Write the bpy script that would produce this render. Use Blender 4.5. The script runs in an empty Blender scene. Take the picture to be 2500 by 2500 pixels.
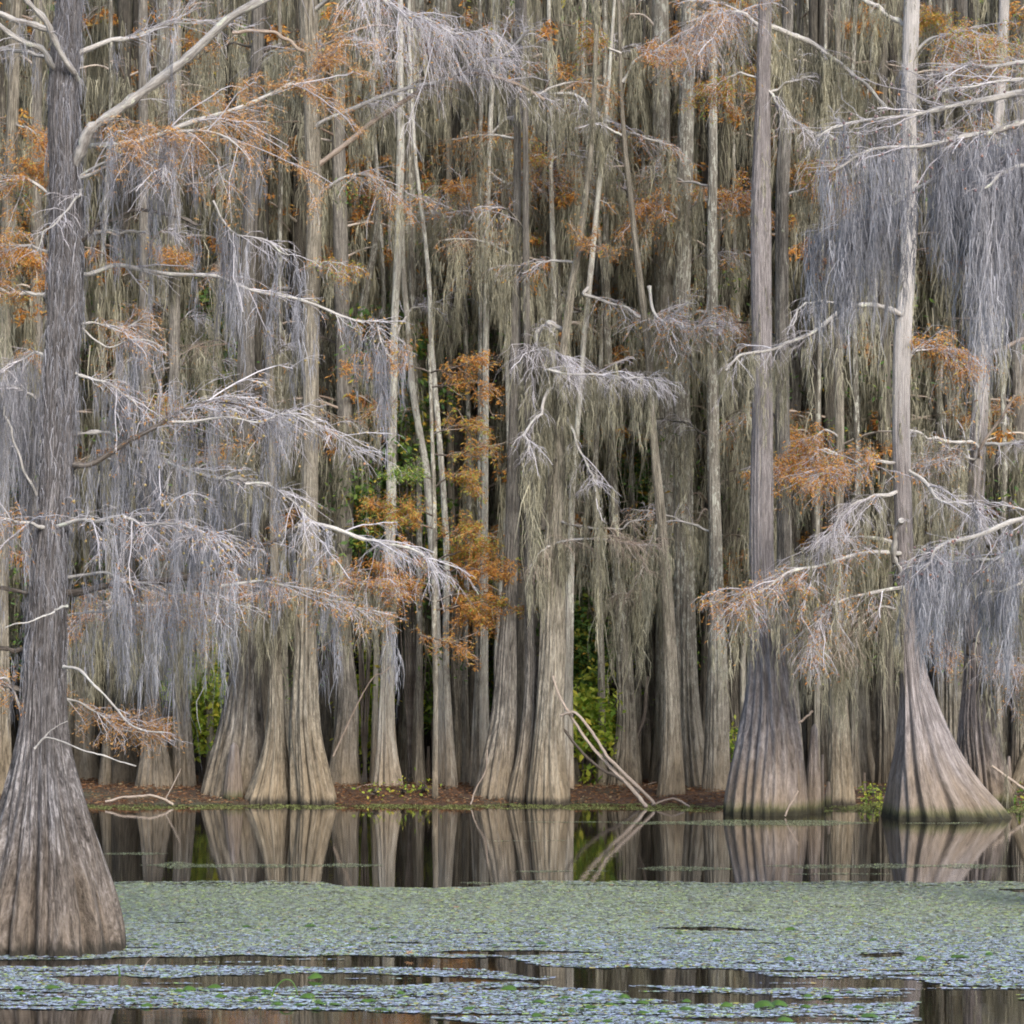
import bpy, math, random
import numpy as np
from mathutils import Vector

rng = np.random.default_rng(7)
random.seed(7)
F = 7200.0; H = 2.5; HOR = 1600.0
sc = bpy.context.scene
COL = sc.collection

def W(px, py, Y):
    return np.array([(px - 1250.0) * Y / F, Y, H - (py - HOR) * Y / F])

# ------------------------------------------------------------------ objects
def empty(name, loc, label, cat, group=None):
    o = bpy.data.objects.new(name, None); COL.objects.link(o)
    o.location = loc; o.empty_display_size = 0.2
    o['label'] = label; o['category'] = cat
    if group: o['group'] = group
    return o

def mesh_obj(name, V, Fc, mat, parent=None, uv=None, smooth=True):
    """V (n,3); Fc list of (m,k) int arrays"""
    if not isinstance(Fc, list): Fc = [Fc]
    Fc = [f for f in Fc if len(f)]
    me = bpy.data.meshes.new(name)
    V = np.asarray(V, dtype=np.float32)
    loc = np.zeros(3)
    if parent is not None:
        loc = np.array(world_loc(parent))
    me.vertices.add(len(V)); me.vertices.foreach_set('co', (V - loc).astype(np.float32).ravel())
    li = np.concatenate([f.ravel() for f in Fc]).astype(np.int32)
    tot = np.concatenate([np.full(len(f), f.shape[1]) for f in Fc]).astype(np.int32)
    st = np.concatenate([[0], np.cumsum(tot)[:-1]]).astype(np.int32)
    me.loops.add(len(li)); me.loops.foreach_set('vertex_index', li)
    me.polygons.add(len(tot)); me.polygons.foreach_set('loop_start', st)
    me.polygons.foreach_set('loop_total', tot)
    me.polygons.foreach_set('use_smooth', np.full(len(tot), smooth, dtype=bool))
    if uv is not None:
        l = me.uv_layers.new(name='UVMap')
        l.data.foreach_set('uv', np.asarray(uv, dtype=np.float32)[li].ravel())
    me.update(); me.validate()
    me.materials.append(mat)
    o = bpy.data.objects.new(name, me); COL.objects.link(o)
    if parent is not None: o.parent = parent
    return o

def world_loc(o):
    v = Vector((0, 0, 0))
    while o is not None:
        v = v + o.location; o = o.parent
    return v

def tag(o, label=None, cat=None, group=None, kind=None):
    if label: o['label'] = label
    if cat: o['category'] = cat
    if group: o['group'] = group
    if kind: o['kind'] = kind
    return o

class MB:
    def __init__(s): s.V = []; s.F = {}; s.n = 0; s.U = []
    def add(s, V, Fs, uv=None):
        V = np.asarray(V).reshape(-1, 3); Fs = np.asarray(Fs)
        if len(V) == 0: return
        s.V.append(V); s.F.setdefault(Fs.shape[1], []).append(Fs + s.n); s.n += len(V)
        s.U.append(uv if uv is not None else np.zeros((len(V), 2)))
    def obj(s, name, mat, parent=None, smooth=True):
        if not s.V: return None
        return mesh_obj(name, np.concatenate(s.V), [np.concatenate(f) for f in s.F.values()], mat, parent,
                        np.concatenate(s.U), smooth)

# ------------------------------------------------------------------ batch geometry
def tubes(P, R, k=3, closed=False):
    """P (N,S,3), R (N,S) -> verts, quads, uv"""
    P = np.asarray(P, float); R = np.asarray(R, float)
    N, S, _ = P.shape
    T = np.gradient(P, axis=1); T /= np.linalg.norm(T, axis=2, keepdims=True) + 1e-9
    ref = np.zeros_like(T); ref[..., 1] = 1.0
    par = np.abs(T[..., 1]) > 0.9
    ref[par] = (1, 0, 0)
    A = np.cross(T, ref); A /= np.linalg.norm(A, axis=2, keepdims=True) + 1e-9
    B = np.cross(T, A)
    th = np.arange(k) * 2 * np.pi / k
    V = P[:, :, None, :] + R[:, :, None, None] * (np.cos(th)[None, None, :, None] * A[:, :, None, :] + np.sin(th)[None, None, :, None] * B[:, :, None, :])
    idx = np.arange(N * S * k).reshape(N, S, k)
    a = idx[:, :-1, :]; b = np.roll(a, -1, axis=2); d = idx[:, 1:, :]; c = np.roll(d, -1, axis=2)
    Q = np.stack([a, b, c, d], -1).reshape(-1, 4)
    seg = np.concatenate([np.zeros((N, 1)), np.cumsum(np.linalg.norm(np.diff(P, axis=1), axis=2), 1)], 1)
    u = np.broadcast_to((th / (2 * np.pi))[None, None, :] * R.mean() * 6.28, (N, S, k))
    v = np.broadcast_to(seg[:, :, None], (N, S, k))
    return V.reshape(-1, 3), Q, np.stack([u, v], -1).reshape(-1, 2)

def ribbons(P, Wd, phi):
    """P (N,S,3) strands, Wd (N,S) half widths, phi (N,) horizontal direction"""
    N, S, _ = P.shape
    d = np.stack([np.cos(phi), np.sin(phi), np.zeros(N)], -1)[:, None, :]
    V = np.stack([P - d * Wd[..., None], P + d * Wd[..., None]], 2)
    idx = np.arange(N * S * 2).reshape(N, S, 2)
    Q = np.stack([idx[:, :-1, 0], idx[:, :-1, 1], idx[:, 1:, 1], idx[:, 1:, 0]], -1).reshape(-1, 4)
    return V.reshape(-1, 3), Q

def blades(C, D, U, L, Wd):
    """leaf blades: centre base C, direction D, side U; diamond-ish quads"""
    L = L[:, None]; Wd = Wd[:, None]
    p0 = C; p1 = C + D * L * 0.45 + U * Wd; p2 = C + D * L; p3 = C + D * L * 0.45 - U * Wd
    V = np.stack([p0, p1, p2, p3], 1).reshape(-1, 3)
    Q = np.arange(len(V)).reshape(-1, 4)
    return V, Q

def rdir(n):
    v = rng.normal(size=(n, 3)); return v / np.linalg.norm(v, axis=1, keepdims=True)

def smooth_path(pts, n):
    """catmull-rom resample of (m,k) control rows to n rows"""
    P = np.asarray(pts, float); m = len(P)
    if m == 2: 
        t = np.linspace(0, 1, n)[:, None]; return P[0] * (1 - t) + P[1] * t
    E = np.vstack([2 * P[0] - P[1], P, 2 * P[-1] - P[-2]])
    t = np.linspace(0, m - 1 - 1e-6, n); i = t.astype(int); f = (t - i)[:, None]
    p0, p1, p2, p3 = E[i], E[i + 1], E[i + 2], E[i + 3]
    return 0.5 * (2 * p1 + (p2 - p0) * f + (2 * p0 - 5 * p1 + 4 * p2 - p3) * f ** 2 + (3 * p1 - p0 - 3 * p2 + p3) * f ** 3)

# ------------------------------------------------------------------ materials
class NT:
    def __init__(s, name):
        s.m = bpy.data.materials.new(name); s.m.use_nodes = True
        s.t = s.m.node_tree; s.n = s.t.nodes; s.n.clear()
        s.out = s.n.new('ShaderNodeOutputMaterial')
    def node(s, typ, **kw):
        n = s.n.new(typ)
        for k, v in kw.items():
            if k.startswith('in_'):
                key = k[3:].replace('_', ' ')
                n.inputs[key].default_value = v
            else: setattr(n, k, v)
        return n
    def link(s, a, b): s.t.links.new(a, b)
    def math(s, op, a, b=None, clamp=False):
        n = s.n.new('ShaderNodeMath'); n.operation = op; n.use_clamp = clamp
        for i, x in enumerate((a, b)):
            if x is None: continue
            if isinstance(x, (int, float)): n.inputs[i].default_value = x
            else: s.link(x, n.inputs[i])
        return n.outputs[0]
    def ramp(s, fac, stops):
        n = s.n.new('ShaderNodeValToRGB'); e = n.color_ramp.elements
        while len(e) < len(stops): e.new(0.5)
        for i, (p, c) in enumerate(stops):
            e[i].position = p; e[i].color = (*c, 1) if len(c) == 3 else c
        s.link(fac, n.inputs[0]); return n.outputs[0]
    def mix(s, fac, a, b, mode='MIX'):
        n = s.n.new('ShaderNodeMix'); n.data_type = 'RGBA'; n.blend_type = mode
        for key, x in ((0, fac), (6, a), (7, b)):
            if isinstance(x, (int, float)): n.inputs[key].default_value = x
            elif isinstance(x, tuple): n.inputs[key].default_value = (*x, 1) if len(x) == 3 else x
            else: s.link(x, n.inputs[key])
        return n.outputs[2]
    def maprange(s, v, a, b, c=0.0, d=1.0):
        n = s.n.new('ShaderNodeMapRange'); n.inputs[1].default_value = a; n.inputs[2].default_value = b
        n.inputs[3].default_value = c; n.inputs[4].default_value = d; s.link(v, n.inputs[0]); return n.outputs[0]
    def noise(s, vec, scale, detail=4, rough=0.55, dist=0.0):
        n = s.n.new('ShaderNodeTexNoise'); n.inputs['Scale'].default_value = scale
        n.inputs['Detail'].default_value = detail; n.inputs['Roughness'].default_value = rough
        n.inputs['Distortion'].default_value = dist
        if vec is not None: s.link(vec, n.inputs['Vector'])
        return n.outputs[0]
    def mapping(s, vec, scale, loc=None):
        n = s.n.new('ShaderNodeMapping'); n.inputs['Scale'].default_value = scale
        s.link(vec, n.inputs['Vector'])
        if loc is not None: s.link(loc, n.inputs['Location'])
        return n.outputs[0]

def bark(name, dark, mid, pale, warm=None, lichen=0.0, liccol=(0.52, 0.55, 0.42), basez=1.3, wet=True, scale=1.0, bump=1.0, moss_ring=False, contrast=2.3, top=None):
    t = NT(name)
    uv = t.node('ShaderNodeTexCoord').outputs['UV']
    oi = t.node('ShaderNodeObjectInfo')
    cb = t.node('ShaderNodeCombineXYZ'); 
    r10 = t.math('MULTIPLY', oi.outputs['Random'], 37.0)
    t.link(r10, cb.inputs[0]); t.link(r10, cb.inputs[1]); t.link(r10, cb.inputs[2])
    vec = t.mapping(uv, (1, 1, 1), cb.outputs[0])
    s1 = t.noise(t.mapping(vec, (24 * scale, 2.6 * scale, 1)), 1.0, 7, 0.64, 0.7)
    s2 = t.noise(t.mapping(vec, (60 * scale, 13.0 * scale, 1)), 1.0, 5, 0.65, 0.6)
    patch = t.noise(t.mapping(vec, (4.5, 2.2, 1)), 1.0, 6, 0.7, 0.6)
    big = t.noise(t.mapping(vec, (5, 0.8, 1)), 1.0, 4, 0.6)
    f = t.math('ADD', t.math('MULTIPLY', s1, 0.55), t.math('MULTIPLY', s2, 0.28))
    f = t.math('ADD', f, t.math('MULTIPLY', big, 0.12))
    f = t.math('ADD', f, t.math('MULTIPLY', patch, 0.22))
    f = t.math('ADD', f, t.math('MULTIPLY', t.math('SUBTRACT', oi.outputs['Random'], 0.5), 0.07))
    f = t.math('ADD', t.math('MULTIPLY', t.math('SUBTRACT', f, 0.58), contrast), 0.5)
    col = t.ramp(f, [(0.12, dark), (0.48, mid), (0.92, pale)])
    geo = t.node('ShaderNodeNewGeometry')
    sep = t.node('ShaderNodeSeparateXYZ'); t.link(geo.outputs['Position'], sep.inputs[0])
    z = sep.outputs[2]
    if warm:
        zn = t.math('ADD', z, t.math('MULTIPLY', t.math('SUBTRACT', big, 0.5), 2.2))
        zf = t.maprange(zn, basez, 0.25, 0.0, 1.0)
        wc = t.ramp(f, [(0.10, tuple(c * 0.33 for c in warm)), (0.50, warm), (0.92, tuple(min(1, c * 1.5) for c in warm))])
        col = t.mix(t.math('MULTIPLY', zf, 0.9), col, wc)
    if top:  # sunlit whitening mixed into the bark colour with height
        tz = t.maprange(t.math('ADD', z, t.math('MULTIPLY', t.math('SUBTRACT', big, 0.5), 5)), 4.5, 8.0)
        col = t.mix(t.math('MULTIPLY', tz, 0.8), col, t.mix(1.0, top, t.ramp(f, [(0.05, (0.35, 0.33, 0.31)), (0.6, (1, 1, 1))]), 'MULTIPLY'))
    if lichen > 0:
        ln = t.noise(t.mapping(vec, (9, 5, 1)), 1.0, 6, 0.72, 0.2)
        lf = t.maprange(ln, 0.70 - lichen * 0.22, 0.73 - lichen * 0.22)
        lz = t.maprange(z, 1.2, 3.5)
        col = t.mix(t.math('MULTIPLY', t.math('MULTIPLY', lf, lz), 0.85), col, liccol)
    if wet:
        if moss_ring:
            mz = t.maprange(t.math('ADD', z, t.math('MULTIPLY', s1, 0.2)), 0.33, 0.2, 0, 1)
            col = t.mix(t.math('MULTIPLY', mz, 0.75), col, (0.085, 0.095, 0.03))
        wz = t.maprange(t.math('ADD', z, t.math('MULTIPLY', s1, 0.25)), 0.27, 0.17, 0, 1)
        col = t.mix(t.math('MULTIPLY', wz, 0.85), col, (0.022, 0.02, 0.016))
    p = t.node('ShaderNodeBsdfPrincipled'); t.link(col, p.inputs['Base Color'])
    p.inputs['Roughness'].default_value = 0.85; p.inputs['Specular IOR Level'].default_value = 0.25
    b = t.node('ShaderNodeBump'); b.inputs['Strength'].default_value = bump; b.inputs['Distance'].default_value = 0.03
    t.link(t.math('ADD', s1, t.math('MULTIPLY', s2, 0.5)), b.inputs['Height']); t.link(b.outputs[0], p.inputs['Normal'])
    t.link(p.outputs[0], t.out.inputs[0])
    return t.m

def leafy(name, stops, trans=0.3, rough=0.7, spec=0.2, noisy=None):
    t = NT(name)
    g = t.node('ShaderNodeNewGeometry')
    r = g.outputs['Random Per Island']
    col = t.ramp(r, stops)
    if noisy:
        nz = t.noise(t.mapping(g.outputs['Position'], (noisy * 5, noisy * 3, noisy * 0.35)), 1.0, 3)
        col = t.mix(1.0, col, t.ramp(nz, [(0.32, (0.55, 0.54, 0.52)), (0.5, (0.95, 0.95, 0.95)), (0.68, (1.45, 1.43, 1.38))]), 'MULTIPLY')
    p = t.node('ShaderNodeBsdfPrincipled'); t.link(col, p.inputs['Base Color'])
    p.inputs['Roughness'].default_value = rough; p.inputs['Specular IOR Level'].default_value = spec
    if trans > 0:
        tr = t.node('ShaderNodeBsdfTranslucent'); t.link(col, tr.inputs[0])
        mx = t.node('ShaderNodeMixShader'); mx.inputs[0].default_value = trans
        t.link(p.outputs[0], mx.inputs[1]); t.link(tr.outputs[0], mx.inputs[2]); t.link(mx.outputs[0], t.out.inputs[0])
    else: t.link(p.outputs[0], t.out.inputs[0])
    return t.m

M = {}
M['bark_front'] = bark('bark_front', (0.030, 0.027, 0.027), (0.135, 0.124, 0.124), (0.46, 0.44, 0.45), (0.150, 0.120, 0.094), basez=1.35, contrast=3.4, bump=1.0, scale=1.7)
M['bark_grey'] = bark('bark_grey', (0.042, 0.038, 0.034), (0.160, 0.147, 0.130), (0.44, 0.41, 0.365), (0.215, 0.175, 0.125), basez=1.5, lichen=0.25, contrast=2.9)
M['bark_ring'] = bark('bark_ring', (0.04, 0.035, 0.035), (0.17, 0.152, 0.152), (0.46, 0.425, 0.42), (0.20, 0.158, 0.12), basez=1.3, moss_ring=True)
M['bark_sunlit_top'] = bark('bark_sunlit_top', (0.045, 0.04, 0.04), (0.19, 0.168, 0.165), (0.48, 0.44, 0.435), (0.20, 0.158, 0.12), basez=1.3, moss_ring=True, top=(0.66, 0.63, 0.61))  # pale top colour stands for sunlight on the upper trunk
M['bark_warm'] = bark('bark_warm', (0.045, 0.039, 0.030), (0.17, 0.151, 0.12), (0.46, 0.42, 0.345), (0.21, 0.168, 0.115), basez=1.6, contrast=3.0)
M['bark_dim'] = bark('bark_dim', (0.024, 0.022, 0.019), (0.090, 0.081, 0.068), (0.24, 0.22, 0.18), (0.11, 0.09, 0.066), basez=1.2, contrast=2.8)  # shade of the inner wood is put into this darker bark colour
M['bark_lichen'] = bark('bark_lichen', (0.045, 0.040, 0.034), (0.17, 0.155, 0.128), (0.42, 0.395, 0.34), (0.20, 0.165, 0.12), lichen=0.75, liccol=(0.52, 0.52, 0.45), contrast=2.8)
M['bark_white'] = bark('bark_white', (0.13, 0.115, 0.10), (0.38, 0.355, 0.31), (0.66, 0.63, 0.57), (0.30, 0.24, 0.17), lichen=0.9, liccol=(0.64, 0.64, 0.56))
M['branch_pale'] = bark('branch_pale', (0.15, 0.13, 0.12), (0.42, 0.40, 0.38), (0.70, 0.68, 0.64), lichen=0.5, liccol=(0.60, 0.63, 0.52), wet=False)
M['branch_dark'] = bark('branch_dark', (0.035, 0.03, 0.025), (0.12, 0.10, 0.085), (0.30, 0.27, 0.24), lichen=0.3, liccol=(0.18, 0.18, 0.06), wet=False)
M['driftwood'] = bark('driftwood', (0.16, 0.12, 0.09), (0.36, 0.29, 0.24), (0.55, 0.47, 0.40), wet=False)
M['twig'] = leafy('twig', [(0.0, (0.28, 0.26, 0.28)), (0.5, (0.45, 0.43, 0.46)), (1.0, (0.68, 0.66, 0.70))], 0, 0.8)
M['twig_brown'] = leafy('twig_brown', [(0.0, (0.18, 0.13, 0.10)), (0.5, (0.34, 0.27, 0.22)), (1.0, (0.52, 0.46, 0.40))], 0, 0.8)
M['moss_beige'] = leafy('moss_beige', [(0.0, (0.19, 0.18, 0.135)), (0.5, (0.315, 0.30, 0.225)), (1.0, (0.48, 0.46, 0.36))], 0.35, 0.9, 0.1, 0.9)
M['moss_blue'] = leafy('moss_blue', [(0.0, (0.19, 0.19, 0.205)), (0.5, (0.29, 0.29, 0.32)), (1.0, (0.44, 0.445, 0.50))], 0.35, 0.9, 0.1, 1.2)
M['moss_violet'] = leafy('moss_violet', [(0.0, (0.18, 0.18, 0.20)), (0.5, (0.30, 0.305, 0.34)), (1.0, (0.46, 0.465, 0.52))], 0.35, 0.9, 0.1, 1.2)
M['rust'] = leafy('rust_leaf', [(0.0, (0.32, 0.13, 0.04)), (0.35, (0.56, 0.25, 0.065)), (0.8, (0.70, 0.37, 0.10)), (0.93, (0.58, 0.42, 0.11)), (1.0, (0.38, 0.44, 0.10))], 0.4, 0.7)
M['mixed'] = leafy('turning_leaf', [(0.0, (0.42, 0.18, 0.06)), (0.5, (0.58, 0.29, 0.08)), (0.72, (0.56, 0.42, 0.09)), (0.86, (0.36, 0.42, 0.09)), (1.0, (0.22, 0.34, 0.07))], 0.4, 0.7)
M['redtwig'] = leafy('russet_leaf', [(0.0, (0.34, 0.16, 0.06)), (0.5, (0.56, 0.29, 0.10)), (1.0, (0.70, 0.43, 0.18))], 0.35, 0.7)
M['green'] = leafy('green_leaf', [(0.0, (0.09, 0.20, 0.04)), (0.5, (0.18, 0.33, 0.06)), (0.85, (0.36, 0.46, 0.08)), (1.0, (0.6, 0.52, 0.06))], 0.45, 0.5, 0.4)
M['bright'] = leafy('bright_leaf', [(0.0, (0.20, 0.36, 0.05)), (0.5, (0.42, 0.55, 0.09)), (0.85, (0.62, 0.66, 0.10)), (1.0, (0.75, 0.64, 0.09))], 0.5, 0.5, 0.4)
M['darkleaf'] = leafy('shade_canopy_leaf', [(0.0, (0.06, 0.13, 0.04)), (0.6, (0.13, 0.24, 0.06)), (0.84, (0.26, 0.35, 0.07)), (0.93, (0.65, 0.53, 0.08)), (1.0, (0.6, 0.3, 0.07))], 0.4, 0.5, 0.3)
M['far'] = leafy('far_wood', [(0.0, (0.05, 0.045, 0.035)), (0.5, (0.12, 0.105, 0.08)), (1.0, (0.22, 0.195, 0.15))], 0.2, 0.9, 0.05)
M['cone'] = leafy('cone', [(0.0, (0.20, 0.15, 0.07)), (0.5, (0.36, 0.30, 0.13)), (1.0, (0.42, 0.24, 0.15))], 0, 0.7)
M['cone_purple'] = leafy('cone_purple', [(0.0, (0.14, 0.10, 0.11)), (0.6, (0.26, 0.18, 0.18)), (1.0, (0.40, 0.20, 0.10))], 0, 0.7)
M['litter'] = leafy('litter', [(0.0, (0.06, 0.032, 0.018)), (0.5, (0.16, 0.075, 0.035)), (0.9, (0.25, 0.14, 0.07)), (1.0, (0.3, 0.26, 0.16))], 0.1, 0.8)
M['duck'] = leafy('duckweed', [(0.0, (0.07, 0.06, 0.025)), (0.4, (0.15, 0.17, 0.05)), (0.75, (0.24, 0.29, 0.09)), (1.0, (0.38, 0.44, 0.16))], 0.0, 0.5, 0.3)
M['mat'] = leafy('mat_leaf', [(0.0, (0.05, 0.045, 0.03)), (0.16, (0.16, 0.165, 0.13)), (0.36, (0.28, 0.32, 0.27)), (0.60, (0.38, 0.43, 0.42)), (0.80, (0.37, 0.46, 0.24)), (0.93, (0.48, 0.62, 0.16)), (0.97, (0.44, 0.58, 0.16)), (1.0, (0.55, 0.30, 0.16))], 0.0, 0.35, 0.6)
M['mat_near'] = leafy('mat_leaf_near', [(0.0, (0.06, 0.05, 0.05)), (0.14, (0.18, 0.22, 0.15)), (0.36, (0.32, 0.40, 0.44)), (0.62, (0.46, 0.53, 0.78)), (0.80, (0.62, 0.76, 0.92)), (0.90, (0.34, 0.56, 0.14)), (0.96, (0.55, 0.66, 0.14)), (1.0, (0.6, 0.36, 0.2))], 0.0, 0.25, 0.9)  # sky reflection on the near leaves is painted in as blue
M['streak'] = leafy('streak_leaf', [(0.0, (0.10, 0.10, 0.07)), (0.5, (0.24, 0.28, 0.18)), (0.85, (0.34, 0.40, 0.24)), (1.0, (0.42, 0.5, 0.18))], 0.0, 0.4, 0.5)
M['pad'] = leafy('lily_leaf', [(0.0, (0.02, 0.06, 0.010)), (0.5, (0.05, 0.12, 0.018)), (0.75, (0.12, 0.20, 0.03)), (1.0, (0.38, 0.44, 0.12))], 0.2, 0.4, 0.5)

def m_water():
    t = NT('water')
    p = t.node('ShaderNodeBsdfPrincipled')
    p.inputs['Base Color'].default_value = (0.02, 0.016, 0.011, 1); p.inputs['Roughness'].default_value = 0.015
    p.inputs['IOR'].default_value = 1.4; p.inputs['Specular IOR Level'].default_value = 0.6
    g = t.node('ShaderNodeNewGeometry').outputs['Position']
    a = t.noise(t.mapping(g, (1.2, 3.2, 1)), 1.0, 3, 0.5, 0.3)
    c = t.noise(t.mapping(g, (9, 22, 1)), 1.0, 3, 0.5, 0.2)
    b = t.node('ShaderNodeBump'); b.inputs['Strength'].default_value = 1.0; b.inputs['Distance'].default_value = 0.0006
    t.link(t.math('ADD', a, t.math('MULTIPLY', c, 0.25)), b.inputs['Height'])
    t.link(b.outputs[0], p.inputs['Normal']); t.link(p.outputs[0], t.out.inputs[0]); return t.m
M['water'] = m_water()

def m_ground():
    t = NT('ground')
    g = t.node('ShaderNodeNewGeometry').outputs['Position']
    n1 = t.noise(g, 3.0, 8, 0.7); n2 = t.noise(g, 0.35, 4, 0.6)
    c = t.ramp(n1, [(0.3, (0.02, 0.014, 0.009)), (0.5, (0.07, 0.036, 0.02)), (0.7, (0.13, 0.068, 0.034))])
    c2 = t.ramp(n1, [(0.3, (0.02, 0.02, 0.012)), (0.7, (0.10, 0.09, 0.05))])
    col = t.mix(t.maprange(n2, 0.5, 0.62), c, c2)
    p = t.node('ShaderNodeBsdfPrincipled'); t.link(col, p.inputs['Base Color']); p.inputs['Roughness'].default_value = 0.9
    b = t.node('ShaderNodeBump'); b.inputs['Strength'].default_value = 0.8; b.inputs['Distance'].default_value = 0.05
    t.link(n1, b.inputs['Height']); t.link(b.outputs[0], p.inputs['Normal'])
    t.link(p.outputs[0], t.out.inputs[0]); return t.m
M['ground'] = m_ground()

# ------------------------------------------------------------------ trunk
def make_trunk(spec, yfront, mat, parent_fn, seed, ntheta=96, nz=None, grooves=13, gdepth=0.20, z0=-0.35, lump=0.05, name='trunk', leanY=0.0):
    """spec rows (px, py, wpx) bottom to top; returns axis function"""
    r = np.random.default_rng(seed)
    S = np.array(spec, float)
    rb = S[0, 2] * 0.5 * yfront / F
    Yc = yfront + rb * 0.85
    k = Yc / F
    X = (S[:, 0] - 1250) * k; Z = H - (S[:, 1] - HOR) * k; R = S[:, 2] * 0.5 * k
    order = np.argsort(Z); X, Z, R = X[order], Z[order], R[order]
    base_z = Z[0]
    if Z[0] > z0:
        slope = (R[0] - R[1]) / max(0.05, (Z[1] - Z[0]))
        X = np.concatenate([[X[0]], X]); R = np.concatenate([[R[0] + slope * 0.3 * (Z[0] - z0)], R]); Z = np.concatenate([[z0], Z])
    if nz is None: nz = 150
    zz = z0 + (Z[-1] - z0) * (np.linspace(0, 1, nz) ** 1.7)
    # smooth interpolation
    zi = np.concatenate([zz, []])
    def sm(A):
        # pchip-like: dense linear then box filter
        g = np.linspace(Z[0], Z[-1], 600); a = np.interp(g, Z, A)
        kk = 13; pad = np.pad(a, kk, mode='reflect', reflect_type='odd'); a = np.convolve(pad, np.ones(2 * kk + 1) / (2 * kk + 1), 'valid')
        return np.interp(zi, g, a)
    x = sm(X); rad = np.maximum(sm(R), 0.02)
    rtop = np.median(R[len(R) // 2:])
    flare = np.clip((rad / rtop - 1.05) / 1.2, 0, 1)
    th = np.linspace(0, 2 * np.pi, ntheta, endpoint=False) + np.pi / 2
    vpos = (np.arange(grooves) + r.uniform(-0.33, 0.33, grooves)) * 2 * np.pi / grooves
    vdep = r.uniform(0.35, 1.0, grooves); vsig = r.uniform(0.07, 0.15, grooves) * 13 / grooves
    on = r.uniform(0.1, 0.75, grooves)
    D = np.zeros((nz, ntheta))
    tw = r.uniform(-0.04, 0.04)
    for i in range(grooves):
        dl = (th[None, :] - vpos[i] - tw * zz[:, None] + 0.05 * np.sin(zz[:, None] * 1.3 + i) + np.pi) % (2 * np.pi) - np.pi
        amp = np.clip(flare / on[i], 0, 1) * vdep[i]
        D -= amp[:, None] * np.exp(-(dl / vsig[i]) ** 2) * gdepth
    fine = grooves * 2 + 3
    for i in range(fine):
        p = (i + r.uniform(-.4, .4)) * 2 * np.pi / fine; sg = r.uniform(0.025, 0.06)
        dl = (th[None, :] - p + 0.06 * np.sin(zz[:, None] * r.uniform(1, 2.5) + i) + np.pi) % (2 * np.pi) - np.pi
        D -= (np.clip(flare * r.uniform(0.8, 2.5), 0, 1) * r.uniform(0.04, 0.12))[:, None] * np.exp(-(dl / sg) ** 2) * (gdepth / 0.2)
    D += 0.05 * flare[:, None] * np.cos(3 * th[None, :] + r.uniform(0, 6)) 
    for h in range(2, 7):
        D += lump * (1 + 0.9 * flare[:, None]) * r.uniform(0.2, 1) / h * np.cos(h * th[None, :] + r.uniform(0, 6) + zz[:, None] * r.uniform(-1.5, 1.5))
    D += 0.018 * np.sin(th[None, :] * 17 + 3 * np.sin(zz[:, None] * 0.9)) + 0.012 * np.sin(th[None, :] * 29 + 2 * np.sin(zz[:, None] * 1.7 + 1))
    D += 0.05 * np.sin(zz[:, None] * r.uniform(1.5, 3) + r.uniform(0, 6)) * (1 - flare[:, None]) * np.cos(th[None, :] + r.uniform(0, 6))
    RR = rad[:, None] * (1 + D)
    yy = Yc + leanY * (zz - 1.0).clip(0)
    Vx = x[:, None] + RR * np.cos(th); Vy = yy[:, None] + RR * np.sin(th); Vz = np.broadcast_to(zz[:, None], Vx.shape)
    V = np.stack([Vx, Vy, Vz], -1).reshape(-1, 3)
    # duplicate seam column for uv
    circ = 2 * np.pi * (0.45 * np.median(rad[nz // 3:]) + 0.55 * rad[:6].mean())
    u = np.broadcast_to((np.arange(ntheta + 1) / ntheta * circ)[None, :], (nz, ntheta + 1))
    v = np.broadcast_to(zz[:, None], (nz, ntheta + 1))
    V3 = V.reshape(nz, ntheta, 3); V3 = np.concatenate([V3, V3[:, :1]], 1)
    idx = np.arange(nz * (ntheta + 1)).reshape(nz, ntheta + 1)
    Q = np.stack([idx[:-1, :-1], idx[:-1, 1:], idx[1:, 1:], idx[1:, :-1]], -1).reshape(-1, 4)
    uvs = np.stack([u, v], -1).reshape(-1, 2)
    mb = MB(); mb.add(V3.reshape(-1, 3), Q, uvs)
    # cap the top
    top = idx[-1, :-1][None, :]
    mb.add(V3[-1, :-1], np.arange(ntheta)[None, :], uvs[top[0]])
    root = parent_fn((x[np.argmin(abs(zz))], Yc, 0.0))
    o = mb.obj(name, mat, root)
    def axis(z):
        return np.array([np.interp(z, zz, x), Yc + leanY * max(0, z - 1.0), z]), np.interp(z, zz, rad)
    return root, o, axis, Yc

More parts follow.
